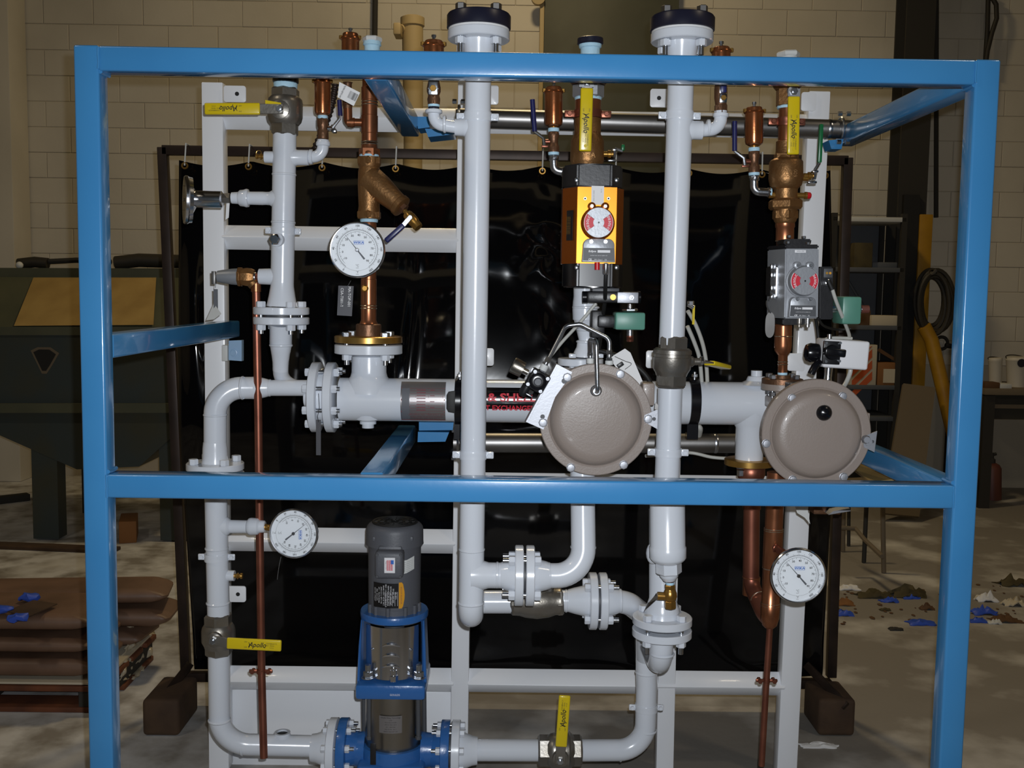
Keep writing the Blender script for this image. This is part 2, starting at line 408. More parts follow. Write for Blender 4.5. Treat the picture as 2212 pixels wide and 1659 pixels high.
# steel column with yellow guard
x0,x1 = P(1946,200,8.2).x, P(2008,200,8.2).x; c=(x0+x1)/2
t = thing('steel_column','dark steel I-beam column against the wall with yellow painted foot','column',(c,8.25,0))
b = MB(); b.box((c,8.16,2.84),(x1-x0,.02,5.68)); b.box((c,8.38,2.84),(x1-x0,.02,5.68)); b.box((c,8.27,2.84),(.015,.2,5.68)); b.build('beam','dark',t)
b = MB(); z1=P(2000,463,8.1).z; xa2,xb2=P(1986,500,8.1).x,P(2014,500,8.1).x
b.box(((xa2+xb2)/2,8.12,z1/2),(xb2-xa2,.05,z1),None,.006); b.build('guard_plate','ochre',t)
b = MB(); b.box((P(1968,500,8.1).x,8.13,z1/2+.1),(34*S(1968,500,8.1),.04,z1+.1)); b.build('cover_plate','rubber',t)
# leaning yellow-brown tube
t=MB(); t.tube([P(1996,705,7.95),P(2012,735,7.95),P(2072,985,7.7)],15*S(2020,800,7.9),14)
tag(t.build('leaning_tube','ochre'),'yellow-brown tube leaning beside the steel column below the hose coil','tube')
# hose coil
b = MB()
for i in range(9):
    a=random.uniform(-.08,.08); cx,cy=2016+random.uniform(-6,8),652+random.uniform(-5,6); rx,ry=29+random.uniform(-5,9),62+random.uniform(-7,6)
    b.tube([P(cx+rx*cos(q+a)+12*sin(q*.5)**2*0,cy+ry*sin(q),7.95+.012*i) for q in [2*PI*j/30 for j in range(31)]],.017,7,cap=False)
b.tube([P(2010,585,8.09),P(2014,588,7.9),P(2022,586,7.9)],.02,8)
tag(b.build('hose_coil','rope'),'coil of dark hose hanging on the yellow column foot','hose')
# leaning grey board
def quad_plate(pix, Y, th):
    """board through pixel corners lying at the given distances"""
    ys = Y if isinstance(Y,(list,tuple)) else [Y]*4
    pp=[P(a[0],a[1],y) for a,y in zip(pix,ys)]; n=(pp[1]-pp[0]).cross(pp[3]-pp[0]).normalized()*th
    m=MB(); m.hexa(pp+[p+n for p in pp]); return m
tag(quad_plate([(1952,828),(2021,837),(1986,1116),(1905,1108)],[7.72,7.72,7.2,7.2],.03).build('leaning_board','greywood'),'wide grey board leaning in the dark corner under the hose coil','board')
# shelf rack
sx0,sx1=P(1790,600,7.9).x,P(1948,600,7.9).x
t=thing('storage_rack','grey steel storage rack with cartons behind the welding screen on the right','rack',((sx0+sx1)/2,8.1,0))
zt=P(1900,462,7.9).z
for i,yy in enumerate((474,583,708,837,905)):
    z=P(1900,yy,7.85).z; b=MB(); b.box(((sx0+sx1)/2,8.1,z),(sx1-sx0,.5,.035),None,.004); b.build('shelf','dullwhite' if i==0 else 'shelfgrey',t)
for x in (sx0,sx1-.03):
    for y in (7.87,8.33): b=MB(); b.box((x+.015,y,zt/2),(.04,.04,zt)); b.build('upright','dark',t)
b=MB(); b.box(((sx0+sx1)/2,8.34,zt/2),(sx1-sx0,.01,zt)); b.build('back_panel','shelfgrey',t)
b=MB(); p=P(1862,585,7.85); q=P(1940,712,7.85); b.tube([V((p.x,8.31,p.z+.01)),V((q.x,8.31,q.z))],.012,6); b.build('cross_brace','shelfgrey',t)
def carton(x0,y0,x1,y1,Y,m,label,cat='carton',name='carton',dep=.25):
    a,b_=P(x0,y1,Y),P(x1,y1,Y); h=(P(x0,y0,Y)-a).z; k=MB(); k.box(((a.x+b_.x)/2,Y+dep/2,a.z+h/2),(b_.x-a.x,dep,h),None,.006)
    return tag(k.build(name,m),label,cat)
carton(1844,524,1884,581,7.86,'olive','dark olive tapering crate on the second rack shelf','crate','crate')
carton(1884,566,1938,581,7.9,'shelfgrey','flat grey tray beside the olive crate on the rack','tray','tray')
carton(1882,681,1942,706,7.86,'cartonw','long pale carton on the third rack shelf')
c1=carton(1858,670,1880,706,7.9,'cartondk','small brown carton left of the long pale carton')
c2=carton(1826,744,1892,835,7.86,'cartonw','pale carton with orange diagonal stripes on the rack')
for i in range(4):
    k=MB(); y0=752+i*24; k.hexa([P(1840,y0+22,7.857),P(1840,y0+38,7.857),P(1884,y0-4,7.857),P(1884,y0-22,7.857),P(1840,y0+22,7.86),P(1840,y0+38,7.86),P(1884,y0-4,7.86),P(1884,y0-22,7.86)])
    k.v=[V((v.x,v.y,min(v.z,P(1860,747,7.86).z))) for v in k.v]
    k.build('stripe','stripe',c2)
c3=carton(1895,783,1940,835,7.86,'carton','brown carton with a printed white label on the rack')
k=MB(); p=P(1921,812,7.855); k.box(p,(26*S(1921,812,7.85),.003,30*S(1921,812,7.85))); lb=k.build('label_sheet','cartonw',c3)
k=MB(); k.hexa([P(1893,757,7.9),P(1940,785,7.9),P(1944,780,7.9),P(1900,752,7.9),P(1893,757,8.1),P(1940,785,8.1),P(1944,780,8.1),P(1900,752,8.1)]); k.build('lid_flap','cartondk',c3)
# workbench on the right
bz=P(2170,841,7.7).z; bx=P(2128,841,7.7).x
t=thing('workbench','dark workbench along the wall at the far right','bench',(bx+.9,8.0,0))
b=MB(); b.box((bx+.95,8.05,bz-.02),(1.9,.7,.05),None,.006); b.build('bench_top','greywood',t)
b=MB(); b.box((bx+.95,7.78,bz-.13),(1.84,.05,.2)); b.build('apron','dark',t)
for x in (bx+.05,bx+1.8):
    for y in (7.76,8.34): b=MB(); b.box((x,y,bz/2-.03),(.08,.08,bz-.04)); b.build('leg','dark',t)
b=MB(); b.box((bx+.95,8.05,P(2170,878,7.75).z),(1.8,.6,.03)); b.build('lower_shelf','greywood',t)
def bucket(px,py0,py1,r,Y,label):
    u=thing('bucket',label,'bucket',P(px,py1,Y))
    k=MB(); pl(k,(px,py0),(px,py1),Y,[(py0,r*.96),(py0+1,r),(py0+6,r*1.04),(py0+7,r),(py1,r*.9)],24,cap=True); k.build('body','bucket',u)
    k=MB(); k.torus(P(px,py0+3,Y),V((0,-.3,1)),r*S(px,py0,Y)*1.02,.004,20,6,0,PI); k.build('handle','rope',u); return u
bucket(2150,773,836,14,7.95,'plain white bucket standing on the workbench')
u=bucket(2196,771,836,21,7.9,'white bucket with a dark blue round mark on the workbench')
k=MB(); k.lathe(P(2196,783,7.9)+V((0,-21*S(2196,783,7.9)-.001,0)),-Y_,[(0,9*S(2196,783,7.9)),(.002,9*S(2196,783,7.9))],20); k.build('round_mark','navy',u)
for (a,b_,c_,d_,m,l) in ((2128,826,2160,841,'cartondk','small brown block on the workbench edge'),(2160,829,2186,841,'dullwhite','small pale block beside the brown block on the workbench')):
    carton(a,b_,c_,d_,7.72,m,l,'block','wood_block',.12)
# tool on the wall
k=MB(); k.torus(P(2034,741,8.5),-Y_,.05,.014,18,6); k.tube([P(2042,746,8.5),P(2088,752,8.5)],.02,8); tag(k.build('wall_tool','dark'),'dark ring-ended tool hanging on the wall left of the right blue post','tool')
# old fire extinguisher
p=G(2143,1078); t=thing('gas_cylinder','faded red gas cylinder standing on the floor right of the blue frame','cylinder',p)
Yc=p.y; k=MB(); pl(k,(2143,982),(2143,1078),Yc,[(1000,8),(1004,15),(1012,19),(1078,19)],20); k.build('body','fire',t)
k=MB(); pl(k,(2143,975),(2143,1078),Yc,[(978,4),(990,4),(992,7),(1001,7)],14); k.tube([P(2138,984,Yc),P(2152,980,Yc)],.012,8); k.build('valve_head','dark',t)
# tubular stand behind the skid at the right
g=G(1908,1238); t=thing('trestle_stand','light wooden trestle stand behind the skid at the lower right','trestle',g)
for i,(tx,ty,bx_,by_,rp) in enumerate(((1906,1040,1909,1238,5.5),(1873,1060,1866,1216,5),(1834,1060,1833,1180,4),(1823,1060,1821,1192,5))):
    q=G(bx_,by_); k=MB(); a=P(tx,ty,q.y); k.tube([a,q+Z_*.004],rp*S(tx,ty,q.y),8); k.build('leg','greywood' if i in(0,3) else 'dark',t)
k=MB(); k.tube([P(1815,1140,5.75),P(1848,1142,5.75),P(1868,1166,5.65),P(1906,1202,5.4)],5*S(1850,1140,5.7),8); k.build('brace','greywood',t)
k=MB(); k.hexa([P(1812,1042,5.9),P(1815,1060,5.9),P(1914,1056,5.4),P(1914,1038,5.4)]+[p_+V((0,.12,0)) for p_ in (P(1812,1042,5.9),P(1815,1060,5.9),P(1914,1056,5.4),P(1914,1038,5.4))]); k.build('top_rail','greywood',t)

# ---- scraps on the floor at the right
def scrap(px,py,wpx,hpx,m,label,name='cloth_scrap',cat='scrap',seed=0,flat=.5):
    """a crumpled piece lying on the floor"""
    g=G(px,py+hpx*.4); s=S(px,py,g.y); rx=wpx*s/2; rz=hpx*s*.75; n=9; vs=[]; fs=[]; k=MB()
    for i in range(n):
        for j in range(n):
            u,v_=i/(n-1)*2-1,j/(n-1)*2-1
            rr=1+.35*NZ.noise(V((u*2,v_*2,seed*3.1)))
            edge=max(0,1-(u*u+v_*v_)**.5*.85)
            z=.004+rz*.8*edge**.55*(.22+1.5*abs(NZ.noise(V((u*2.2+seed,v_*2.2,seed)))))
            vs.append((g.x+u*rx*rr, g.y+v_*rx*flat*rr+.0, max(.004,z)))
    for i in range(n-1):
        for j in range(n-1): a=i*n+j; fs.append((a,a+n,a+n+1,a+1))
    o=len(vs); vs+= [(x,y,max(0,z-.006)) for x,y,z in vs]; fs+=[tuple(q+o for q in reversed(f)) for f in fs]
    for i in range(n-1):
        for a,b_ in ((i*n,(i+1)*n),((i+1)*n+n-1,i*n+n-1),(i+1,i),((n-1)*n+i,(n-1)*n+i+1)): fs.append((a,b_,b_+o,a+o))
    k.add(vs,fs); return tag(k.build(name,m,ang=60),label,cat)
scrap(1886,1272,72,42,'olive','dark olive folded cloth lying in the scrap pile right of the thermometer',seed=1)
scrap(1962,1268,70,50,'olive','brown crumpled cloth at the right end of the scrap pile',seed=2)
scrap(1832,1262,44,26,'paper','white crumpled paper at the left end of the scrap pile','paper_scrap',seed=3)
scrap(1922,1292,36,20,'bluefilm','blue film scrap in the middle of the scrap pile','film_scrap',seed=4)
scrap(1968,1286,34,16,'bluefilm','blue film scrap under the brown crumpled cloth','film_scrap',seed=5)
scrap(1822,1296,44,26,'carton','brown carton scrap at the foot of the welding screen','carton_scrap',seed=6)
scrap(1822,1318,40,26,'bluefilm','blue film scrap nearest the right welding screen upright','film_scrap',seed=7)
scrap(1912,1314,22,12,'olive','small dark brown cloth lump in front of the scrap pile',seed=8)
scrap(1990,1338,56,24,'bluefilm','long blue film scrap left of the right blue post','film_scrap',seed=9)
scrap(2002,1306,30,26,'cartondk','small brown scrap standing against the right blue post','carton_scrap',seed=10)
scrap(1935,1355,30,14,'dark','small dark scrap in front of the long blue film scrap',seed=11)
scrap(2130,1282,46,40,'paper','white crumpled paper just right of the right blue post','paper_scrap',seed=12)
scrap(2188,1290,46,44,'cartonw','pale crumpled bag at the right edge of the photo','bag_scrap',seed=13)
scrap(2126,1312,52,34,'bluefilm','blue film scrap just right of the right blue post','film_scrap',seed=14)
scrap(2190,1248,70,40,'olive','dark olive heap at the right edge of the photo',seed=15)
scrap(2172,1330,60,30,'cartondk','brown cloth scrap in front of the pale crumpled bag',seed=16)
scrap(2148,1340,30,16,'dullwhite','small white scrap in front of the blue film right of the post','paper_scrap',seed=17)
scrap(2112,1336,36,18,'bluefilm','small blue scrap touching the right blue post','film_scrap',seed=18)
pf=scrap(1768,1606,72,16,'paper','torn white paper on the floor in front of the right timber block','paper_scrap',seed=20,flat=.3)
k=MB()
for i in range(60):
    a=G(random.uniform(1800,2212),random.uniform(1260,1350)); k.ball(a+Z_*.003,random.uniform(.004,.014),5,4,(1,random.uniform(.8,2),.3))
o=k.build('litter','cartondk',kind='stuff'); o['label']='small crumbs of litter around the scrap piles'; o['category']='litter'

# ---- machine at the left
MYa=6.3
t=thing('hopper_machine','grey-green sheet metal hopper machine behind the left blue post','machine',(P(130,900,MYa).x,MYa,0))
def slab(pix,Y0,Y1): m=MB(); m.hexa([P(x,y,Y0) for x,y in pix]+[P(x,y,Y0)+V((0,Y1-Y0,0)) for x,y in pix]); return m
k=MB(); A=[(-130,578),(420,580),(420,600),(-130,598)]; k.hexa([P(x,y,MYa+.45) for x,y in A]+[P(x,y,MYa+.45)+V((0,.5,0)) for x,y in A]); k.build('top_ledge','machine',t)
k=MB(); A=[P(-130,598,MYa+.43),P(420,600,MYa+.43),P(420,706,MYa+.02),P(-130,706,MYa+.02)]; k.hexa(A+[a+V((0,.5,-.02)) for a in A]); k.build('sloped_front','machine',t)
slab([(-130,706),(420,706),(420,724),(-130,724)],MYa-.02,MYa+.9).build('lip','machine',t)
slab([(-130,724),(420,724),(420,872),(-130,872)],MYa,MYa+.9).build('side_panel','machine2',t)
slab([(-130,872),(420,872),(420,892),(-130,892)],MYa-.03,MYa+.9).build('flange','machine',t)
slab([(-110,892),(430,892),(300,1008),(166,1014)],MYa+.05,MYa+.8).build('funnel','machine2',t)
for px,dy in ((93,0),(370,0),(93,.75)):
    a=P(px,900,MYa+.06); w_=56*S(px,900,MYa); k=MB(); k.box((a.x,MYa+.12+dy,a.z/2+.01),(w_,.12,a.z+.0)); k.build('leg','machine2',t)
k=MB(); T=T4(P(95,775,MYa-.001),CF); s=S(95,775,MYa)
k.prism([(x*s,y*s) for x,y in ((-22,14),(-10,20),(12,20),(26,10),(12,-14),(4,-26),(-4,-26))],T,.004); k.build('vent_hole','rubber',t)
k=MB(); T=T4(P(95,775,MYa-.004),CF)
k.prism([(x*s*1.28,y*s*1.25) for x,y in ((-22,14),(-10,20),(12,20),(26,10),(12,-14),(4,-26),(-4,-26))],T4(P(95,775,MYa),CF),.0015); k.build('hole_rim','greywood',t)
k=MB(); A=[P(74,601,MYa+.415),P(338,601,MYa+.415),P(332,703,MYa+.015),P(32,705,MYa+.01)]; k.hexa([a+V((0,-.012,.004)) for a in A]+[a+V((0,-.004,.004)) for a in A])
tag(k.build('paper_sheet','kraft'),'large sheet of brown paper laid over the sloping front of the green machine','paper')
def roll(pts,r,m,label,name,cat):
    k=MB(); k.tube(pts,r,12); return tag(k.build(name,m),label,cat)
roll([P(250,568,6.95),P(300,562,6.95),P(420,566,6.95)],.045,'rope','dark rolled cloth on top of the green machine right of the blue post','cloth_roll','cloth')
roll([P(40,570,6.95),P(75,566,6.95),P(104,569,6.95)],.036,'rope','dark rolled rag on top of the green machine left of the blue post','cloth_roll','cloth')
k=MB(); k.ball(P(42,573,6.85),.024,12,8); tag(k.build('white_ball','dullwhite'),'small white ball beside the dark rag on top of the green machine','ball')
k=MB(); k.tube([P(106,565,6.95),P(165,562,6.95),P(240,566,6.95)],.018,8); tag(k.build('bar','dark'),'thin dark bar lying across the top of the green machine','bar')
# floor things at the left
def flatboard(p0,p1,wd,th,m,label,name='floor_plank',cat='plank'):
    a,b_=G(*p0),G(*p1); d=(b_-a); k=MB(); k.box((a+b_)/2+Z_*(th/2+.001),(d.length,wd,th),M((d.normalized(),Z_.cross(d).normalized(),Z_)).transposed(),.004); return tag(k.build(name,m),label,cat)
flatboard((-40,1180),(252,1192),.11,.02,'timber','weathered plank lying on the floor behind the wrapped sacks')
flatboard((-40,1092),(62,1080),.08,.05,'dark','dark bar on the floor beside the hopper machine leg','floor_bar','bar')
g=G(262,1174); carton_=MB(); s=S(262,1174,g.y); carton_.box((g.x,g.y+.13,24*s),(36*s,.26,48*s),R_ and M.Rotation(.3,3,'Z'),.005); tag(carton_.build('floor_carton','carton'),'small brown carton on the floor behind the left blue post','carton')
# pallet with wrapped sacks
g=G(120,1540); py_=g.y; s=S(120,1540,py_)
pal=thing('pallet','brown timber pallet under the sacks at the lower left','pallet',(g.x-.25,py_+.55,0))
xl,xr=P(-330,1540,py_).x,P(222,1540,py_).x
zt=60*s
for i in range(4):
    k=MB(); k.box(((xl+xr)/2,py_+.06+i*.16,zt-.012),(xr-xl,.12,.02),None,.003); k.build('top_board','pallet',pal)
for i in range(3):
    k=MB(); k.box(((xl+xr)/2,py_+.06+i*.22,.011),(xr-xl,.12,.02),None,.003); k.build('bottom_board','pallet',pal)
for i in range(3):
    k=MB(); k.box((xl+.05+i*((xr-xl-.1)/2),py_+.29,zt/2),(.08,.57,zt-.044)); k.build('stringer','dark',pal)
k=MB(); k.box(((xl+xr)/2-.0,py_+.29,zt+.006),(xr-xl-.02,.56,.008)); tag(k.build('slip_sheet','cartonw'),'pale slip sheet between the pallet and the sacks','sheet')
sack0=None
def sack(c,dx,dy,dz,rz,label,seed):
    k=MB(); k.box((0,0,0),(dx,dy,dz),None,dz*.42,4); R=M.Rotation(rz,4,'Z')
    k.v=[M.Translation(c)@R@V((v.x*(1-.12*(abs(v.z)/dz*2)**2)+.012*NZ.noise(v*7+V((seed,0,0))), v.y+.012*NZ.noise(v*7+V((0,seed,0))), v.z*(1-.35*max(0,(abs(v.x)/dx*2-.6)/.4)**2)+.014*NZ.noise(v*6+V((0,0,seed))))) for v in k.v]
    return tag(k.build('paper_sack','kraftbag'),label,'sack','wrapped sacks on the pallet')
zs=zt+.012; hs=50*s
sk=[]
cx1,cx2=P(40,1400,py_).x,P(150,1400,py_).x
L=['lowest front sack on the pallet','lowest sack at the back of the pallet','middle front sack on the pallet','middle sack at the back of the pallet','topmost front sack with a dark hole torn in it','topmost sack at the back of the pallet']
BL=['brown paper lowest sack at the back of the pallet','brown sack end poking out right of the blue post, lower of two','brown sack end poking out right of the blue post, upper of two']
for lv in range(3):
    sk.append(sack(V((xr-.56-.012*lv,py_+.175,zs+hs*(lv+.5))),1.06,.31,hs*.98,.012*(lv-1),'brown paper '+L[lv*2],lv*2+1))
    sack(V((xr-(.50,.40,.43)[lv],py_+.45,zs+hs*(lv+.5))),1.06,.22,hs*.96,(.0,.04,.09)[lv],BL[lv],lv*2+2)
top=sk[2]; zz=zs+hs*3
k=MB(); A=[(14,1322),(72,1298),(124,1306),(64,1333)]
tp=[]
for x,y in A:
    d=W2C.transposed()@V(((x-PW/2)/FX,(y-PH/2)/FX,1)); tp.append(CAMP+d*((zz+.004-HC)/d.z))
k.hexa(tp+[p+Z_*.004 for p in tp]); k.build('torn_hole','timber',top)
def ontop(x,y,z):
    d=W2C.transposed()@V(((x-PW/2)/FX,(y-PH/2)/FX,1)); return CAMP+d*((z-HC)/d.z)
for (x,y,r,l) in ((64,1290,.03,'blue film knot on the far edge of the sacks'),(8,1315,.024,'blue film scrap left of the torn hole'),(38,1334,.026,'blue film scrap in front of the torn hole')):
    k=MB(); k.ball(ontop(x,y,zz+.012),r,9,6,(1.5,1,.55)); k.v=[v+V((NZ.noise(v*40),NZ.noise(v*40+V((9,0,0))),NZ.noise(v*40+V((0,9,0)))))*.012 for v in k.v]
    tag(k.build('film_scrap','bluefilm'),l,'scrap')
# clear wrap hanging down the front and the right end of the pile
def sheet(fn,n,m,name,label,mt,th=.004):
    k=MB(); vs=[fn(i/n,j/m) for i in range(n+1) for j in range(m+1)]; fs=[]
    for i in range(n):
        for j in range(m): a=i*(m+1)+j; fs.append((a,a+m+1,a+m+2,a+1))
    k.add(vs,fs); o=k.build(name,mt,ang=180); md=o.modifiers.new('s','SOLIDIFY'); md.thickness=th; return o
def wrapfn(u,v):
    p=P(268+56*u+10*sin(v*5),1318+150*v,py_+.50-.30*v+.25*u); n=NZ.noise(V((u*5,v*9,3)))*.07+NZ.noise(V((u*13,v*21,3)))*.025
    return V((p.x+n*.6,p.y-abs(n),max(.012,p.z+n*.3)))
tag(sheet(wrapfn,18,30,'plastic_wrap','', 'wrap'),'crumpled clear plastic wrap hanging from the right end of the sacks','wrap')

# ---- welding screen
SY=3.84
s=S(1000,800,SY)
t=thing('welding_screen','black vinyl welding screen in a dark steel frame behind the rack','screen',(P(1090,900,SY).x,SY,0))
tb=.034
def bar(p,q,wd,m,name,dep=None):
    d=(q-p); k=MB(); R=fr(d,Y_); k.box((p+q)/2,(wd,dep or wd,d.length),R,.002); return k.build(name,m,t)
ul0,ul1=P(352,314,SY),P(397,1500,SY); ur0,ur1=P(1832,340,SY),P(1785,1500,SY)
zb=.34
xl,xr=(ul0.x+.0),(ur0.x)
xl=P(352,330,SY).x; xr=P(1830,350,SY).x; zt=P(1090,330,SY).z
xlb=P(402,1440,SY).x; xrb=P(1796,1440,SY).x; zbot=P(1090,1452,SY).z
bar(V((xl,SY,zt)),V((xlb,SY,.135)),tb,'rust','upright'); bar(V((xr,SY,zt)),V((xrb,SY,.135)),tb,'rust','upright')
bar(V((xl,SY,zt-.01)),V((xr,SY,zt-.01)),tb,'rust','top_bar'); bar(V((xlb,SY,zbot-.03)),V((xrb,SY,zbot-.03)),tb,'rust','bottom_bar')
for x,sg in ((xlb,-1),(xrb,1)):
    bar(P(408 if sg<0 else 1744,1438,SY-.02),P(348 if sg<0 else 1830,1516 if sg<0 else 1528,SY-.235),.03,'rust','foot_brace')
n_g=9
ztc=P(1090,350,SY).z
def cfn(u,v):
    x=xl+.055+(xr-xl-.11)*u; xb_=xlb+.03+(xrb-xlb-.06)*u; z=ztc-.020*(abs(sin(u*PI*n_g)))-.01
    g=lambda cu,cv,ru,rv: math.exp(-((u-cu)/ru)**2-((v-cv)/rv)**2)
    f=.20*(.5-math.sqrt((v-.5)**2+.0009))+.008*NZ.noise(V((u*5,v*2.2,1.3)))+.004*sin(u*30+2*sin(v*3))*(1-v)**3
    f+=.026*math.exp(-((u-.020-.010*v)/.016)**2)*g(.05,.30,1,.16)                       # roll near the left edge
    f+=.006*math.exp(-((u-.352-.01*sin(v*9))/.010)**2)*g(.35,.36,1,.16)
    f+=(.0055*NZ.noise(V((u*26+v*9,v*15-u*10,4.1)))+.0022*NZ.noise(V((u*50-v*20,v*40,9.4))))*(g(.555,.20,.035,.14)+.8*g(.60,.36,.03,.10)+.4*g(.78,.35,.03,.2))
    f+=.010*math.exp(-((u-.965)/.012)**2)*(.5+.5*sin(v*20))
    f+=.02*math.exp(-((v-.98)/.03)**2)*(.4+NZ.noise(V((u*8,0,2))))
    return V((x+(xb_-x)*v, SY+.012-f, z+(zbot-.005-z)*v))
o=sheet(cfn,220,150,'curtain','', 'curtain',.002); o.parent=t; o.location=o.location-WL[t.name]
for i in range(n_g+1):
    u=max(.015,min(.985,i/n_g)); x=xl+.055+(xr-xl-.11)*u; z=ztc-.035
    k=MB(); k.torus(V((x,SY-.04,z)),-Y_,.010,.0035,14,6); k.build('grommet','brass',t)
    k=MB(); k.tube([V((x,SY-.042,z)),V((x+.002,SY-.03,zt+.012)),V((x,SY+.02,zt+.012))],.0028,6); k.build('tie','dullwhite',t)
for i,(xa_,xb_,ya,yb_,lab) in enumerate(((308,386,1586,1597,'left'),(1767,1847,1592,1587,'right'))):
    q=G((xa_+xb_)/2,1592); s_=S((xa_+xb_)/2,1592,q.y); far=G((432 if i==0 else 1731),(1535 if i==0 else 1544)).y
    k=MB(); k.box((q.x,(q.y+far)/2,41*s_+.001),(80*s_,far-q.y,82*s_),None,.016,3)
    tag(k.build('timber_block','timber'),'weathered timber block under the %s foot of the welding screen'%lab,'block')
# ================================================================ BLUE FRAME
FY, TB = 2.15, .0508
k_ = FY/2.3
FX0, FX1 = -.9412*k_, 1.0706*k_
ZT, ZT2, ZM, ZM2 = HC+.5194*k_, HC+.4649*k_, HC-.4159*k_, HC-.4759*k_
RY = 3.30                                   # plane of the white rack
bf = thing('skid_frame','blue painted square tube frame standing round the pipework','frame',((FX0+FX1)/2,FY+.5,0))
def btube(p, q, name, wd=TB, dep=TB, up=None):
    d=q-p; k=MB(); k.box((p+q)/2,(wd,dep,d.length),fr(d,up),.005,3); return k.build(name,'blue',bf)
yc=FY+TB/2
for x in (FX0+TB/2, FX1-TB/2):
    po=btube(V((x,yc,.01)),V((x,yc,ZT)),'post')
    k=MB(); k.box((x,yc,.006),(.12,.12,.012),None,.003); k.build('foot_plate','blue',po)
btube(V((FX0+TB-.001,yc,(ZT+ZT2)/2-.0005)),V((FX1-TB+.001,yc,(ZT+ZT2)/2-.0005)),'top_beam',TB-.001,ZT-ZT2,Y_)
btube(V((FX0+TB-.001,yc,(ZM+ZM2)/2)),V((FX1-TB+.001,yc,(ZM+ZM2)/2)),'middle_beam',TB-.001,ZM-ZM2,Y_)
yb=FY+TB
# side rails and braces going back to the rack
zl0,zl1=HC-.106*k_,HC-.164*k_
k=MB()
def rail(x,z,y1,name,y0=None):
    return btube(V((x,y0 or yb-.001,z)),V((x,y1,z)),name,TB,TB,Z_)
rail(FX0+TB/2,(zl0+zl1)/2,3.25,'left_rail')
rail(FX1-TB/2,ZT2+.0254,3.05,'right_top_rail')
rail(FX1-TB/2,(ZM+ZM2)/2,3.05,'right_lower_rail')
zct=HC+.436*k_
rail(P(838,170,yb).x-TB/2,ZT2+TB/2,2.99,'upper_brace')
rail(P(777,1024,yb).x+TB/2,ZM-TB/2-.001,3.0,'lower_brace')
# weld fillets where the rails meet the posts and beams
def weld(a,b,r=.0045):
    n=max(3,int((b-a).length/.012)); k=MB()
    k.tube([a.lerp(b,i/n)+V((random.uniform(-1,1),random.uniform(-1,1),random.uniform(-1,1)))*.0009 for i in range(n+1)],r,7); k.build('weld_bead','blue',bf)
for x,sg in ((FX0+TB,1),(FX1-TB,-1)):
    weld(V((x,FY-.0005,ZM2+.004)),V((x,FY-.0005,ZM-.004)),.0025)
    weld(V((x+.001*sg,FY+.004,ZM+.001)),V((x+.001*sg,yb,ZM+.001))); weld(V((x,FY-.0005,ZT2+.004)),V((x,FY-.0005,ZT-.004)),.0025)
    weld(V((x+.001*sg,FY+.004,ZT2-.001)),V((x+.001*sg,yb,ZT2-.001)))
# saddle brackets that hold the steel headers
def bracket(pix,Y0,Y1,name='saddle_bracket'):
    k=MB(); k.hexa([P(x,y,Y0) for x,y in pix]+[P(x,y,Y0)+V((0,Y1-Y0,0)) for x,y in pix]); return k.build(name,'blue',bf,smooth=False)
bracket([(905,911),(980,912),(978,929),(905,930)],2.93,3.02); bracket([(903,933),(970,934),(962,954),(902,955)],2.92,3.0)
bracket([(900,252),(928,252),(928,275),(903,278)],2.93,3.02); bracket([(918,278),(985,280),(982,290),(925,296)],2.92,3.02)
bracket([(1795,272),(1822,268),(1826,285),(1800,292)],2.98,3.06); bracket([(1790,303),(1822,300),(1818,322),(1796,322)],2.96,3.02)
# clip bracket below the left rail
b=bracket([(494,736),(522,735),(522,780),(494,778)],3.22,3.245,'clip_plate'); b.data.materials.clear(); b.data.materials.append(mat('pale_blue_paint',(150,182,214),.4))
k=MB(); c=P(505,762,3.22); k.lathe(c,-Y_,[(0,.012),(.003,.012),(.004,.008),(.008,.008)],12); k.build('bolt',b.data.materials[0],bf)
k=MB(); k.box(P(489,762,3.24),(.018,.04,.05),None,.002); k.build('spacer','dullwhite',bf)
# tan board under the lower right rail
kk=MB(); A=[P(1870,996,2.97),P(1945,1034,2.62),P(1880,1040,2.62),P(1840,1010,2.9)]
kk.hexa(A+[a-Z_*.006 for a in A]); tb_=tag(kk.build('cover_board','kraft'),'tan board with a small hole beneath the lower right blue rail','board')
k=MB(); k.lathe(P(1899,1018,2.78)+Z_*.003,Z_,[(0,.008),(.001,.008)],12); k.build('hole','rubber',tb_)

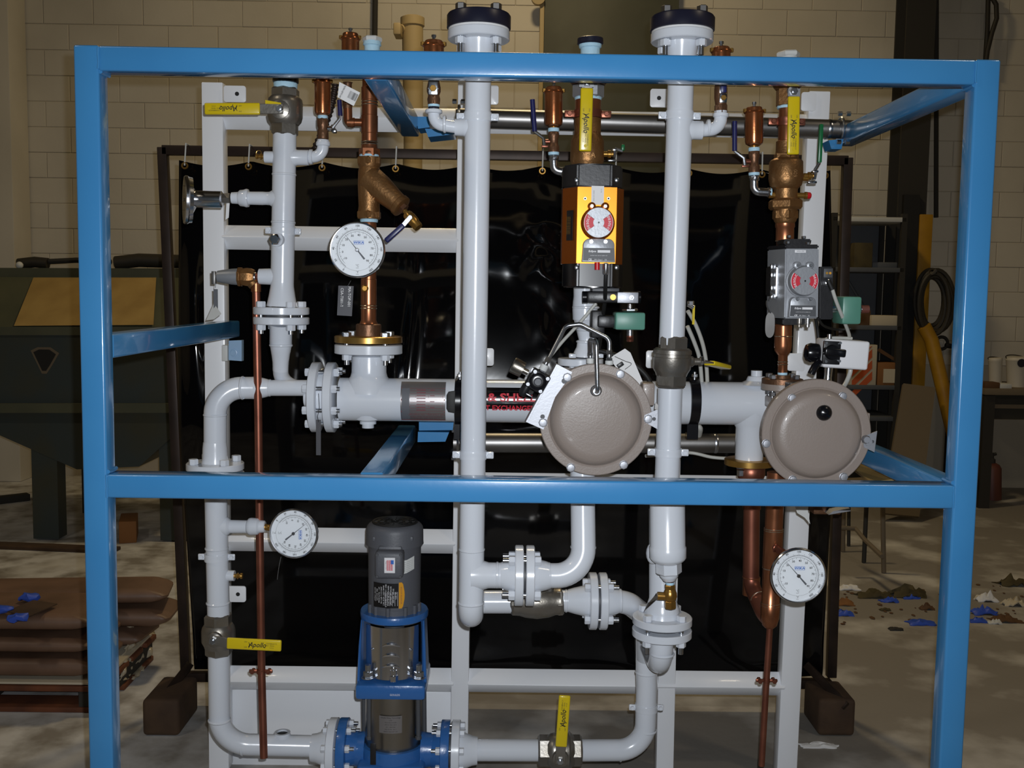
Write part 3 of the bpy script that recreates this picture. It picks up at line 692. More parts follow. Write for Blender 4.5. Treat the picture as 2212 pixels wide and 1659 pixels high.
# ================================================================ WHITE RACK
wr = thing('pipe_rack','white painted steel rack that carries the pipes behind the blue frame','rack',(P(1110,1000,RY).x,RY,0))
def wbar(p,q,wd,dep,name,up=None,bev=.004,m='whiter'):
    d=q-p; k=MB(); k.box((p+q)/2,(wd,dep,d.length),fr(d,up),bev,2); return k.build(name,m,wr)
PO=[]
for (xt,yt,xb_,yb_,wpx) in ((463,181,476,1500,45),(1010,178,994,1500,39),(1466,190,1437,1500,39),(1766,200,1703,1500,45)):
    a,b=P(xt,yt,RY),P(xb_,yb_,RY); d=(b-a); a2=a; b2=a+d*((a.z-.01)/(a.z-b.z)); w_=wpx*S(xt,700,RY)
    wbar(b2,a2,w_,.055,'post',Y_); PO.append((a,d))
def pox(i,z): a,d=PO[i]; return a.x+d.x*((z-a.z)/d.z)
def drail(y0,y1,i,j,name,x0=None):
    """square tube set on edge between two posts"""
    xm=500; z=P(1000,(y0+y1)/2,RY).z; h=(y1-y0)*S(1000,700,RY)
    za=P(xm,(y0+y1)/2,RY).z; xa=pox(i,z)+.025; xb_=pox(j,z)-.02
    m=h/math.sqrt(2)*.98; zc=P((xm),(y0+y1)/2,RY).z
    k=MB(); p=V((xa,RY+.008,zc)); q=V((xb_,RY+.008,zc)); k.box((p+q)/2,(m,m,(q-p).length),fr(q-p,V((0,1,1))),.004,2)
    return k.build(name,'whiter',wr)
drail(226,280,0,1,'top_rail'); drail(485,540,0,1,'middle_rail'); drail(1136,1194,0,1,'lower_rail'); 
o=drail(226,280,1,3,'top_rail'); o=drail(1012,1060,1,3,'middle_rail'); drail(1436,1494,0,1,'bottom_rail'); drail(1436,1494,1,3,'bottom_rail')
a,b=P(466,1468,RY),P(978,1478,RY)
k=MB(); z0=P(700,1478,RY).z; k.box(((a.x+b.x)/2,RY+.045,z0/2-.02),(b.x-a.x,.02,z0-.03),None,.003); k.build('back_panel','whiter',wr)
def tab(x0,y0,x1,y1,hx,Y=RY-.032):
    s=S(x0,y0,Y); w2,h2=(x1-x0)/2*s,(y1-y0)/2*s; r=.008; pts=[]
    for cx,cy,a0 in ((1,1,0),(-1,1,90),(-1,-1,180),(1,-1,270)):
        for j in range(5): q=R_(a0+22.5*j); pts.append((cx*(w2-r)+r*cos(q), cy*(h2-r)+r*sin(q)))
    c=P((x0+x1)/2,(y0+y1)/2,Y); k=MB(); k.prism(pts,T4(c,CF),.006,.001); o=k.build('lug_plate','whiter',wr)
    if hx is not None:
        k=MB(); k.lathe(P(hx,(y0+y1)/2,Y)+V((0,-.0061,0)),-Y_,[(0,.0065),(.0006,.0065)],14); k.build('hole','rubber',o)
for q in ((484,186,532,221,513),(1040,185,1077,226,None),(1404,193,1446,232,1423),(486,1265,532,1300,515),(1040,752,1067,790,None),(1395,757,1420,795,None),(1700,763,1738,801,None)): tab(*q)
b=tab(1730,200,1762,240,None)

# ================================================================ STEEL HEADERS
def header(A,B,Y,rpx,rings,label,name='header_pipe'):
    t=thing(name,label,'pipe',P(*A,Y)); k=MB(); k.tube([P(*A,Y),P(*B,Y)],rpx*S(*A,Y),28); k.build('pipe','dullsteel',t)
    for x in rings:
        k=MB(); y=A[1]+(B[1]-A[1])*(x-A[0])/(B[0]-A[0]); c=P(x,y,Y); d=(P(*B,Y)-P(*A,Y)).normalized(); r=rpx*S(*A,Y)
        k.lathe(c-d*.005,d,[(0,r),(.003,r*1.035),(.007,r*1.035),(.01,r)],28,cap=False); k.build('weld_ring','steel',t)
    return t
hu=header((985,254),(1838,280),2.98,20,(1790,),'bare steel pipe across the top between the two white risers and the right blue rail')
hl=header((980,956),(1690,958),2.98,21,(1545,),'bare steel pipe across the middle behind the taupe regulators')
k=MB(); k.lathe(P(1838,280,2.98),P(1838,280,2.98)-P(985,254,2.98),[(0,20*S(1800,280,2.98)),(.012,19*S(1800,280,2.98)),(.02,12*S(1800,280,2.98)),(.024,0)],24); k.build('end_cap','dullsteel',hu)
def uclamp(t,px,py,Y,r,label=None):
    c=P(px,py,Y); k=MB(); k.torus(c,X_,r+.006,.004,24,6,R_(20),R_(300)); k.build('clamp_band','steel',t)
    for dz in (-1,1):
        for sx in (-1,1): k=MB(); k.hexn(c+V((sx*.012,-.03,dz*(r+.012)))+X_*-.006,c+V((sx*.012,-.03,dz*(r+.012)))+X_*.006,.007); k.build('clamp_nut','steel',t)
uclamp(hu,992,254,2.98,.027); uclamp(hl,990,956,2.98,.028); uclamp(hu,1815,280,2.98,.027)
# ================================================================ COMPONENT BUILDERS
def lever(par, piv, A, B, Y, wpx, arm='nickel', txt=True, rot=False, Yb=None, m='yellow', nut=True, flip=False):
    """flat lever: bare arm from the stem nut to A, vinyl grip from A to B (photo pixels at distance Y)"""
    p=P(*piv,Y); a=P(*A,Y); b=P(*B,Yb or Y); s=S(*A,Y); d=b-a; u=d.normalized(); n=-Y_; n=(n-u*n.dot(u)).normalized(); v=n.cross(u)
    Rg=M((u,v,n)).transposed(); w_=wpx*s
    k=MB(); dd=(a-p); ua=dd.normalized() if dd.length>1e-4 else u; na=(-Y_-ua*(-Y_).dot(ua)).normalized(); va=na.cross(ua)
    k.box((a+p)/2+u*.004,(dd.length+w_*.9,w_*.86,.003),M((ua,va,na)).transposed(),.001,1)
    arm_o=k.build('handle',arm,par)
    k=MB(); k.box((a+b)/2,(d.length,w_,.0085),Rg,.0042,3); g=k.build('grip',m,arm_o)
    k=MB(); k.lathe(b-u*w_*.42+n*.0042,n,[(0,w_*.13),(.0007,w_*.13)],12); k.build('hang_hole',m,g) if m=='yellow' and txt else None
    if nut:
        k=MB(); k.hexn(p+n*.001,p+n*.008,w_*.33,up=u); k.cyl(p+n*.008,p+n*.013,w_*.16,n=10); k.build('stem_nut','steel',arm_o)
    if txt:
        uu,vv=(u,v) if not flip else (-u,-v)
        c=(a+b)/2+n*.0047; Rt=M((uu,vv,n)).transposed(); L=d.length
        T=lambda x,y: T4(c+uu*(x*L)+vv*(y*w_),Rt)
        k=MB(); k.text('Apollo',w_*.62,T(.06,0),shear=.35,sx=.9,bold=w_*.008)
        k.text('®',w_*.2,T(.20,-.2)); k.text(')',w_*.55,T(-.08,0),bold=.0002)
        k.text('CONBRACO',w_*.17,T(.32,.16)); k.text('PAT. PEND.',w_*.15,T(.30,-.02)); k.text('U.S.A.',w_*.15,T(.33,-.2))
        k.text('ON',w_*.16,T(-.15,.24)); k.text('OFF',w_*.16,T(-.15,-.24))
        k.build('lettering','ink',g,smooth=False)
    return arm_o
def ball_valve(name,label,A,B,Y,prof,hexes,m='nickel',n=30):
    """prof/hexes in pixels along A-B: body barrel and wrench flats"""
    t=thing(name,label,'valve',onax(A,B,Y,(prof[0][0]+prof[-1][0])/2)); k=MB(); pl(k,A,B,Y,prof,n); k.build('body',m,t)
    kk=0 if abs(B[0]-A[0])>abs(B[1]-A[1]) else 1; a,d=axis(A,B,Y); s=S(*A,Y)
    for (t0,t1,r) in hexes:
        k=MB(); k.hexn(onax(A,B,Y,t0),onax(A,B,Y,t1),r*s,rot=PI/6,up=Y_); k.build('hex_end',m,t)
    return t
def gauge(name,label,px,py,Y,rpx,rot=0.,tilt=None,stem=None,needle=-39):
    c=P(px,py,Y); s=S(px,py,Y); r=rpx*s; n=((CAMP-c).normalized()*.55-Y_).normalized() if tilt is None else V(tilt).normalized()
    F=fr(n,Z_); x=-F.col[0] if F.col[0].x<0 else F.col[0]; z=n; y=z.cross(x); 
    if y.z<0: x=-x; y=-y
    q=R_(-rot); x,y=x*cos(q)+y*sin(q), y*cos(q)-x*sin(q)
    Rg=M((x,y,z)).transposed(); T=T4(c,Rg)
    t=thing(name,label,'gauge',c)
    k=MB(); k.lathe(c-z*.016,z,[(0,r*.6),(.001,r*.93),(.010,r*.96),(.013,r),(.019,r),(.0215,r*.965),(.021,r*.935),(.0175,r*.925)],56,cap=False)
    k.lathe(c-z*.016,-z,[(0,r*.6),(.012,r*.2)],24); k.build('bezel','chrome',t,ang=25)
    k=MB(); k.lathe(c,z,[(-.001,r*.93),(0,r*.93)],48); dl=k.build('dial','dial',t)
    k=MB(); Tz=lambda px_,py_,h=.0006: T4(c+x*px_+y*py_+z*h,Rg)
    def pol(a,rr): return (sin(R_(a))*rr*r, cos(R_(a))*rr*r)
    def tick(a,r0,r1,w_):
        d=(x*sin(R_(a))+y*cos(R_(a))); e=z.cross(d); p0=c+d*r0*r+z*.0006; p1=c+d*r1*r+z*.0006; k.add([p0-e*w_*r,p0+e*w_*r,p1+e*w_*r,p1-e*w_*r],[(0,3,2,1)])
    for i in range(101):
        a=-145+2.9*i; tick(a,.715,.755 if i%5 else .79,.0042)
    def arc(r0,r1,a0,a1,nn=60):
        vs=[];fs=[]
        for i in range(nn+1):
            a=a0+(a1-a0)*i/nn
            for rr in (r0,r1): X,Y2=pol(a,rr); vs.append(c+x*X+y*Y2+z*.0006)
        for i in range(nn): fs.append((2*i,2*i+1,2*i+3,2*i+2))
        k.add(vs,fs)
    arc(.708,.718,-145,145); arc(.645,.653,-138,138); arc(.735,.740,-178,-145,10); arc(.735,.740,145,178,10)
    for i in range(11):
        a=-145+29*i; X,Y2=pol(a,.855); k.text(str(i*20),r*.105,T4(c+x*X+y*Y2+z*.0006,Rg@M.Rotation(R_(-a),3,'Z')),bold=.00012)
    for i in range(-2,19):
        Cc=i*5; a=(Cc*1.8+32-100)*1.45; tick(a,.60,.645,.004)
        if Cc%10==0: X,Y2=pol(a,.53); k.text(str(Cc),r*.105,Tz(X,Y2),bold=.00012)
    k.text('°C',r*.11,Tz(0,-.56*r)); k.text('°F',r*.11,Tz(0,-.79*r)); k.text('scale',r*.05,Tz(0,-.635*r)); k.text('scale',r*.05,Tz(0,-.86*r))
    k.build('scale_marks','ink',dl,smooth=False)
    k=MB(); k.text('WIKA',r*.11,Tz(.05*r,.26*r),sx=1.25,bold=.0002)
    for (a0,b0,a1,b1) in ((-.13,.195,.23,.205),(-.13,.32,.23,.33),(-.13,.195,-.12,.33),(.22,.195,.23,.33)):
        k.add([c+x*X*r+y*Y2*r+z*.0006 for X,Y2 in ((a0,b0),(a1,b0),(a1,b1),(a0,b1))],[(0,1,2,3)])
    k.build('maker_mark','inkblue',dl,smooth=False)
    k=MB(); d=(x*sin(R_(needle))+y*cos(R_(needle))); e=z.cross(d); h=z*.004
    k.hexa([c+h+d*.68*r-e*.004*r,c+h+d*.68*r+e*.004*r,c+h+e*.016*r,c+h-e*.016*r]+[p+z*.0008 for p in (c+h+d*.68*r-e*.004*r,c+h+d*.68*r+e*.004*r,c+h+e*.016*r,c+h-e*.016*r)])
    k.hexa([c+h-e*.02*r,c+h+e*.02*r,c+h-d*.42*r+e*.034*r,c+h-d*.42*r-e*.034*r]+[p+z*.0008 for p in (c+h-e*.02*r,c+h+e*.02*r,c+h-d*.42*r+e*.034*r,c+h-d*.42*r-e*.034*r)])
    k.mat(1); k.lathe(c,z,[(0,.03*r),(.006,.07*r),(.007,.05*r)],12); k.build('needle',['inkgrey','steel'],t,smooth=False)
    k=MB(); k.lathe(c+z*.0035,z,[(0,.926*r),(.0015,.926*r)],48); k.build('lens','lens',t)
    if stem:
        k=MB(); k.tube([c-z*.03]+[V(q_) for q_ in stem],.009,12,bend=.02); k.build('stem','brass',t)
    return t,Rg
def air_vent(name,label,px,ytop,ybot,r,Y,pin=True,cap=True):
    """float air vent: lacquered can with a lid rim, lid screws and a pin on top"""
    t=thing(name,label,'vent',P(px,ybot,Y)); A,B=(px,ytop),(px,ybot); h=ybot-ytop; k=MB()
    pl(k,A,B,Y,[(ytop+h*.0,r*.8),(ytop+h*.02,r*.88),(ytop+h*.11,r*.9),(ytop+h*.13,r*1.0),(ytop+h*.88,r),(ytop+h*.95,r*.93),(ybot,r*.6)],28); k.build('body','vent',t)
    k=MB(); pl(k,A,B,Y,[(ytop+h*.10,r*.95),(ytop+h*.11,r*1.13),(ytop+h*.135,r*1.16),(ytop+h*.16,r*1.05)],28); k.build('lid_rim','vent',t)
    s=S(px,ytop,Y); c=P(px,ytop+h*.115,Y)
    for q in (200,340): k=MB(); e=c+V((cos(R_(q))*r*1.12*s,-abs(sin(R_(q)))*r*1.1*s*.6,0)); k.hexn(e-Z_*.003,e+Z_*.006,.005); k.build('lid_screw','brass',t)
    if pin: k=MB(); p=P(px,ytop,Y); k.cyl(p-Z_*.003,p+Z_*.008,.0035,n=8); k.cyl(p+Z_*.008,p+Z_*.013,.0055,n=8); k.build('bleed_pin','steel',t)
    return t
def fitting_stack(par,A,B,Y,segs,names=None):
    """pieces down an axis: (from, to, r, material, kind) kind hex/round/tape"""
    s=S(*A,Y)
    for (t0,t1,r,m,kd) in segs:
        k=MB(); p,q=onax(A,B,Y,t0),onax(A,B,Y,t1)
        if kd=='hex': k.hexn(p,q,r*s,rot=PI/6,up=Y_); nm='hex_fitting'
        elif kd=='tape': k.lathe(p,q-p,[(0,r*s*.94),((q-p).length*.3,r*s),((q-p).length,r*s*.95)],18); nm='thread_tape'
        else: k.lathe(p,q-p,[(0,r*s*.95),(.001,r*s),((q-p).length-.001,r*s),((q-p).length,r*s*.95)],20); nm='nipple'
        k.build(nm,m,par)
def pipe_run(name,label,pts,r,m='white',n=28,bend=.06,rings=(),cat='pipe'):
    """pipe of radius r through points; rings=(point, direction) weld beads"""
    t=thing(name,label,cat,pts[-1] if pts[-1].z<pts[0].z else pts[0]); k=MB(); k.tube(pts,r,n,bend,seg=12); k.build('pipe',m,t)
    for (c,d) in rings: ring(t,c,d,r,m)
    return t
def ring(t,c,d,r,m='white',nm='weld_ring',th=.0016,w=.007):
    k=MB(); d=V(d).normalized(); k.lathe(V(c)-d*w/2,d,[(0,r*.99),(w*.3,r+th),(w*.7,r+th),(w,r*.99)],28,cap=False); k.build(nm,m,t)
def flange(par,c,ax,R,th,hub=None,m='white',name='flange'):
    """disc from c along ax, bevelled rim; hub=(length, r0, r1) tapering away on the far side (negative: near side)"""
    k=MB(); ax=V(ax).normalized(); k.lathe(c,ax,[(0,R*.97),(.002,R),(th-.002,R),(th,R*.97)],44)
    if hub: l,r0,r1=hub; k.lathe(V(c)+(ax*th if l>0 else V((0,0,0))),ax*(1 if l>0 else -1),[(0,r0),(abs(l)*.25,r0*.92),(abs(l)*.7,(r0*.35+r1*.65)),(abs(l),r1)],32)
    return k.build(name,m,par)
def flange_pair(par,c,ax,R,th,gap,hub0,hub1,nb,ph,bs,m='white',m2=None,ext=.012,rev=False,up=None,gask=True,head='white',stud='steel',nut=None):
    """two flanges face to face about c, gasket between, bolted"""
    ax=V(ax).normalized(); c=V(c)
    flange(par,c-ax*(gap/2+th),ax,R,th,(-hub0[0],hub0[1],hub0[2]) if hub0 else None,m)
    flange(par,c+ax*(gap/2),ax,R,th,(hub1[0],hub1[1],hub1[2]) if hub1 else None,m2 or m)
    if gask: k=MB(); k.lathe(c-ax*gap/2,ax,[(0,R*.62),(gap,R*.62)],32); k.build('gasket','dkgrey' if gask is True else gask,par)
    bolts(par,c,ax,R*.79,nb,ph,-(gap/2+th),gap/2+th,bs,head,stud,ext,rev=rev,up=up,nut=nut)
# ================================================================ TALL WHITE RISERS (in front)
RP=.0302
def top_flange(t,px,py,Y,skew=0):
    """blind flange on a riser top: white weld-neck flange, gasket, navy blank, bolts"""
    c=P(px,py,Y); s=S(px,py,Y); R=67*s
    flange(t,c,Z_,R,.021,(-.055,.040,.0305))
    k=MB(); k.lathe(c+Z_*.021,Z_,[(0,R*.98),(.004,R*.98)],44); k.build('gasket','paper',t)
    k=MB(); k.lathe(c+Z_*.025,Z_,[(0,R*.99),(.002,R*1.03),(.029,R*1.03),(.033,R*.99)],44); k.build('blank_cap','navy',t)
    bolts(t,c,Z_,R*.79,4,R_(45+skew),-.001,.058,.0125,'white','steel',.02,rev=True,nut='dullsteel')
# --- left riser
YR=2.45
c0=P(1034,92,YR); b0=P(1017,1338,YR)
xm=(c0.x+b0.x)/2
t=thing('riser_pipe','tall white riser pipe left of centre with a navy blank on top','pipe',b0)
k=MB(); pb=[c0-Z_*.05, b0, V((b0.x,2.66,b0.z))]; k.tube(pb,RP,30,.045,seg=14); k.build('pipe','white',t)
top_flange(t,1034,88,YR)
dn=(b0-c0).normalized()
for y in (1180,1300): ring(t,c0.lerp(b0,(y-92)/1246),dn,RP)
clamp(t,c0.lerp(b0,(246-92)/1246.),dn,RP,X_); clamp(t,c0.lerp(b0,(970-92)/1246.),dn,RP,X_)
# tee to the air vent branch (top left)
pc=c0.lerp(b0,(268-92)/1246.)
k=MB(); s=S(1030,268,YR); k.lathe(pc,V((-1,0,0)),[(0,18*s),(RP,20*s),(RP+.002,19*s),(49*s,18*s)],24); k.build('tee_branch','white',t)
t2=thing('elbow_fitting','white pipe elbow branching left off the left riser under the top beam','fitting',P(937,270,YR))
s=S(940,268,YR); k=MB(); k.tube([pc+V((-47*s,0,0)),P(938,268,YR),P(937,238,YR)],13*s,20,22*s,seg=10); k.build('bend','white',t2)
k=MB(); k.lathe(P(957,268,YR),V((1,0,0)),[(0,17*s),(2*s,19*s),(6*s,19*s),(7*s,16*s)],24); k.lathe(P(937,237,YR),-Z_,[(0,17*s),(2*s,18.5*s),(7*s,18.5*s),(9*s,15*s)],24); k.build('collar','white',t2)
t3=ball_valve('ball_valve','small bronze ball valve on the white elbow left of the left riser',(937,170),(937,240),YR,[(172,11),(180,13),(190,15),(198,15),(206,12),(214,14),(226,13)],[(206,226,14),(168,178,13)],'dkbronze')
fitting_stack(t3,(937,226),(937,240),YR,[(225,231,13,'tape','tape'),(231,240,12,'navy','round')])
k=MB(); c=P(936,192,YR-.022); k.lathe(c,-Y_,[(0,.012),(.004,.012)],6,up=Z_); k.box(c+V((0,-.003,.004)),(.022,.005,.036),None,.002); hd=k.build('handle','steel',t3)
k=MB(); k.hexn(c-Y_*.006,c-Y_*.011,.008); k.build('stem_nut','brass',hd)
air_vent('air_vent','round bronze air vent lid just showing above the beam left of the left riser',937,88,172,22,YR)
# --- right riser
c1=P(1473,100,YR); b1=P(1438,1120,YR)
t=thing('riser_pipe','tall white riser pipe right of centre with a navy blank on top','pipe',b1); rr=t
top_flange(t,1473,93,YR,-4)
q1=c1.lerp(b1,(735-100)/1020.); q2=c1.lerp(b1,(830-100)/1020.)
k=MB(); k.tube([c1-Z_*.05,q1],RP,30); k.build('upper_pipe','white',t)
k=MB(); k.tube([q2,b1],RP*.98,30); k.build('lower_pipe','white',t)
dn=(b1-c1).normalized()
clamp(t,c1.lerp(b1,(245-100)/1020.),dn,RP,X_); clamp(t,c1.lerp(b1,(972-100)/1020.),dn,RP,X_)
pc=c1.lerp(b1,(275-100)/1020.); s=S(1480,275,YR)
k=MB(); k.lathe(pc,X_,[(0,19*s),(RP,21*s),(RP+.003,20*s),(50*s,20*s),(51*s,18*s)],24); k.build('tee_branch','white',t)
t2=thing('elbow_fitting','white pipe elbow branching right off the right riser under the top beam','fitting',P(1552,275,YR))
k=MB(); k.tube([pc+V((50*s,0,0)),P(1556,278,YR),P(1557,240,YR)],14*s,20,24*s,seg=10); k.build('bend','white',t2)
k=MB(); k.lathe(P(1526,276,YR),X_,[(0,16*s),(2*s,18*s),(6*s,18*s),(7*s,16*s)],24); k.lathe(P(1557,254,YR),Z_,[(0,15*s),(2*s,17*s),(8*s,17*s),(9*s,14*s)],24); k.build('collar','white',t2)
t3=ball_valve('ball_valve','small bronze ball valve on the white elbow right of the right riser',(1557,176),(1557,246),YR,[(176,11),(184,13),(192,14),(212,14),(226,12),(244,14)],[(226,246,14.5),(176,186,13)],'dkbronze')
k=MB(); c=P(1562,212,YR-.02); k.box(c,(.017,.005,.022),None,.002); k.box(c+V((-.002,.006,.022)),(.012,.004,.02),None,.002); hd=k.build('handle','chrome',t3); k=MB(); k.hexn(c-Y_*.003,c-Y_*.009,.0065); k.build('stem_nut','brass',hd)
k=MB(); k.box(P(1563,188,YR-.03),(.014,.007,.026),None,.003); k.build('grip','navyvinyl',hd)
air_vent('air_vent','round bronze air vent lid just showing above the beam right of the right riser',1558,102,178,20,YR)
# nickel ball valve in the right riser
A,B=(1454,728),(1449,832); t=ball_valve('ball_valve','nickel ball valve in the right riser with its yellow lever turned back',A,B,YR,[(752,36),(756,41),(764,42),(765,40),(771,40),(772,42),(796,41),(806,35),(812,33)],[(726,756,33),(806,835,34)])
k=MB(); k.lathe(P(1492,781,YR),X_,[(-.012,.016),(.004,.013),(.008,.009),(.026,.008)],16); k.build('stem_boss','nickel',t)
pv=P(1512,779,YR); e=P(1563,792,YR+.10); d=(e-pv).normalized()
k=MB(); u=d; Rg=fr(u,V((1,-.3,0))); k.box(pv.lerp(e,.28),(.004,.026,(e-pv).length*.55),Rg,.001); ho=k.build('handle','nickel',t)
k=MB(); k.box(pv.lerp(e,.75),(.011,.030,(e-pv).length*.75),Rg,.004,3); k.build('grip','yellow',ho)
k=MB(); k.hexn(pv,pv+X_*.008,.011); k.build('stem_nut','chrome',ho)

# --- strainer leg and flange at the foot of the right riser
t=thing('wye_strainer','white wye strainer body with hex plug at the foot of the right riser','strainer',P(1441,1180,2.42)); YS=2.44
k=MB(); pl(k,(1441,1040),(1443,1240),YS,[(1040,38),(1178,38),(1181,40),(1203,40),(1208,37),(1214,30),(1216,26)],32); k.build('body','white',t)
k=MB(); s=S(1443,1220,YS); k.hexn(P(1444,1208,YS),P(1445,1240,YS),28*s,up=Y_); k.build('hex_plug','white',t)
k=MB(); pl(k,(1445,1238),(1446,1256),YS,[(1236,20),(1244,20),(1249,16),(1254,13)],22); k.build('reducer','white',t)
k=MB(); pl(k,(1431,1100),(1431,1320),2.60,[(1100,29),(1296,29),(1310,36),(1320,38)],28); k.tube([P(1436,1040,2.60),P(1432,1110,2.60)],29*S(1436,1100,2.6),24); k.build('flow_pipe','white',t)
k=MB(); k.ball(P(1410,1195,2.52),.017,12,8,(1,1,1.6)); k.build('side_boss','white',t)
t=ball_valve('ball_valve','small brass drain valve hanging under the white wye strainer',(1447,1252),(1448,1316),YS,[(1262,8),(1264,10),(1272,10),(1275,12),(1281,14.5),(1289,15),(1295,13),(1298,10),(1312,10)],[(1263,1273,12),(1297,1314,13)],'brass')
fitting_stack(t,(1447,1252),(1448,1316),YS,[(1250,1261,8.5,'oldcopper','round'),(1257,1265,9,'tape','tape')])
k=MB(); k.cyl(P(1437,1288,YS),P(1420,1287,YS),.010,n=12); k.build('stem','brass',t)
k=MB(); k.hexa([P(1418,1282,YS-.005),P(1421,1294,YS-.005),P(1400,1303,YS-.02),P(1391,1322,YS-.02)]+[p+V((0,.004,0)) for p in (P(1418,1282,YS-.005),P(1421,1294,YS-.005),P(1400,1303,YS-.02),P(1391,1322,YS-.02))]); k.build('handle','dullsteel',t)
# flange below
FYY=2.60; cf=P(1430,1352,FYY); s=S(1430,1352,FYY)
t=thing('flanged_elbow','white flanged elbow curling back under the right riser','pipe',cf)
flange_pair(t,cf,Z_,64*s,.020,.012,None,(.05,.046,.034),4,R_(45),.0125,ext=.018,rev=True)
YB=2.86
k=MB(); ez=P(1430,1440,FYY).z; k.tube([cf-Z_*.02,V((cf.x,FYY,ez)),V((P(1397,1470,YB).x,YB,ez-.02))],.0305,26,.06,seg=12); k.build('elbow','white',t)
ring(t,P(1430,1412,FYY),Z_,.0305)
# discharge riser and horizontal run
xr1=P(1397,1480,YB); cor=P(1393,1620,YB); lf=P(1000,1620,2.80)
t=thing('discharge_pipe','white discharge pipe rising from the pump outlet behind the right riser','pipe',cor)
k=MB(); k.tube([P(1394,1335,YB),xr1,cor,P(1255,1621,2.84)],.0302,28,.075,seg=12); k.build('upper_pipe','white',t)
k=MB(); k.tube([P(1165,1621,2.83),P(1010,1620,2.80)],.0300,28); k.build('lower_pipe','white',t)
clamp(t,P(1396,1528,YB),Z_,.0302,X_); ring(t,P(1395,1577,YB),Z_,.0302); ring(t,P(1396,1452,YB),Z_,.0302)
ring(t,P(1340,1621,YB),X_,.0302)
# check valve branch line
YC=2.66
t=thing('branch_pipe','white lower cross pipe between the left riser foot and the flanged elbow','pipe',P(1290,1300,YC))
k=MB(); a=P(1018,1300,YC); k.tube([V((b0.x,2.60,a.z)),V((b0.x,YC,a.z)),P(1106,1300,YC)],.0300,26,.03); k.build('inlet_pipe','white',t)
s=S(1290,1298,YC); cfl=P(1291,1298,YC)
k=MB(); k.tube([P(1214,1298,YC),P(1250,1298,YC)],.0285,26); k.build('mid_pipe','white',t)
flange_pair(t,cfl,X_,61*s,.0205,.006,(.055,.043,.0290),(.035,.043,.0300),4,R_(38),.0115,up=Z_,ext=.014)
k=MB(); k.tube([P(1318,1298,YC),P(1352,1298,YC),P(1395,1332,2.76),P(1396,1420,YB)],.0300,26,.10,seg=10); k.build('outlet_elbow','white',t)
ring(t,P(1340,1298,YC),X_,.0300); ring(t,P(1223,1298,YC),X_,.0285)
t=thing('check_valve','cast nickel swing check valve behind the upper white flange pair','valve',P(1160,1300,YC))
k=MB(); pl(k,(1103,1300),(1217,1299),YC,[(1110,29),(1122,30),(1135,34),(1160,37),(1185,34),(1200,29),(1210,29)],28); pl(k,(1166,1262),(1166,1300),YC,[(1262,26),(1266,31),(1272,31),(1275,27),(1300,24)],24); k.build('body','nickel',t)
for (a_,b_) in ((1102,1116),(1201,1217)): k=MB(); k.hexn(P(a_,1300,YC),P(b_,1299,YC),30*S(1160,1300,YC),up=Y_,rot=PI/6); k.build('hex_end','nickel',t)
k=MB(); c=P(1164,1300,YC-37*S(1164,1300,YC)+.002); k.text('200',.014,T4(c,CF)); k.text('WOG',.011,T4(c-Z_*.013,CF)); k.build('cast_marks','nickel',t)
# upper branch: tee, flange pair, elbow up
t=thing('branch_pipe','white upper cross pipe with a flange pair turning up to the left regulator','pipe',P(1133,1243,YR))
s=S(1133,1243,YR); a=P(1018,1242,YR); k=MB(); k.lathe(a,X_,[(0,.036),(RP,.0345),(RP+.012,.0308),(90*s,.0302),(96*s,.0302)],28); k.build('tee_branch','white',t)
flange_pair(t,P(1133,1243,YR),X_,65*s,.0205,.006,(.034,.043,.0305),(.04,.043,.0305),4,R_(38),.0125,up=Z_,rev=True,ext=.014)
k=MB(); k.tube([P(1155,1243,YR),P(1261,1244,YR),P(1258,1010,YR+.06)],.0300,28,.066,seg=12); k.build('elbow_pipe','white',t)
ring(t,P(1186,1243,YR),X_,.0300); ring(t,P(1260,1182,YR+.02),Z_,.0300); ring(t,P(1074,1242,YR),X_,.0302)

# ================================================================ HEAT EXCHANGER
HY=2.78; s=S(900,862,HY); HR=46.5*s
t=thing('heat_exchanger','long white shell heat exchanger lying across the middle of the skid','heat exchanger',P(1150,862,HY)); hx=t
k=MB(); k.tube([P(735,862,HY),P(1650,872,HY)],HR,40); k.build('shell','white',t)
k=MB(); pl(k,(1642,872),(1690,872),HY,[(1642,46.5),(1668,45),(1682,35),(1690,10)],36); k.build('end_cap','white',t)
cn=P(797,862,HY); s=S(797,862,HY)
k=MB(); k.lathe(cn,Z_,[(HR*.3,50*s),(HR*.93,45*s),(HR*1.05,40*s),(HR*1.25,37.5*s),(92*s,37*s),(94*s,33*s),(95*s,31.5*s)],36); k.build('top_nozzle','white',t)
ct=P(796,764,HY); R=73*S(796,760,HY)
flange(t,ct,Z_,R,.0255,(-.024,.037,.0375)); 
bolts(t,ct,Z_,R*.79,4,R_(45),0,.044,.0125,'white','steel',.012,rev=True,nut='steel')
k=MB(); k.lathe(P(795,905,HY),-Z_,[(-.012,34*s),(0,30*s),(.005,20*s),(.006,18*s),(.013,18*s),(.014,13*s),(.024,13*s)],20); k.build('drain_boss','white',t)
cr=P(1632,872,HY); k=MB(); k.lathe(cr,Z_,[(HR*.9,40*s),(HR*1.08,22*s),(HR*1.2,20*s),(HR*1.28,18*s),(HR*1.3,12*s),(HR*1.55,12*s)],20); k.build('vent_boss','white',t)
k=MB(); cd_=P(1622,872,HY); k.lathe(cd_,-Z_,[(HR*.3,44*s),(HR*.95,36*s),(HR*1.12,31*s),(128*s,30*s)],28); k.build('outlet_nozzle','white',t)
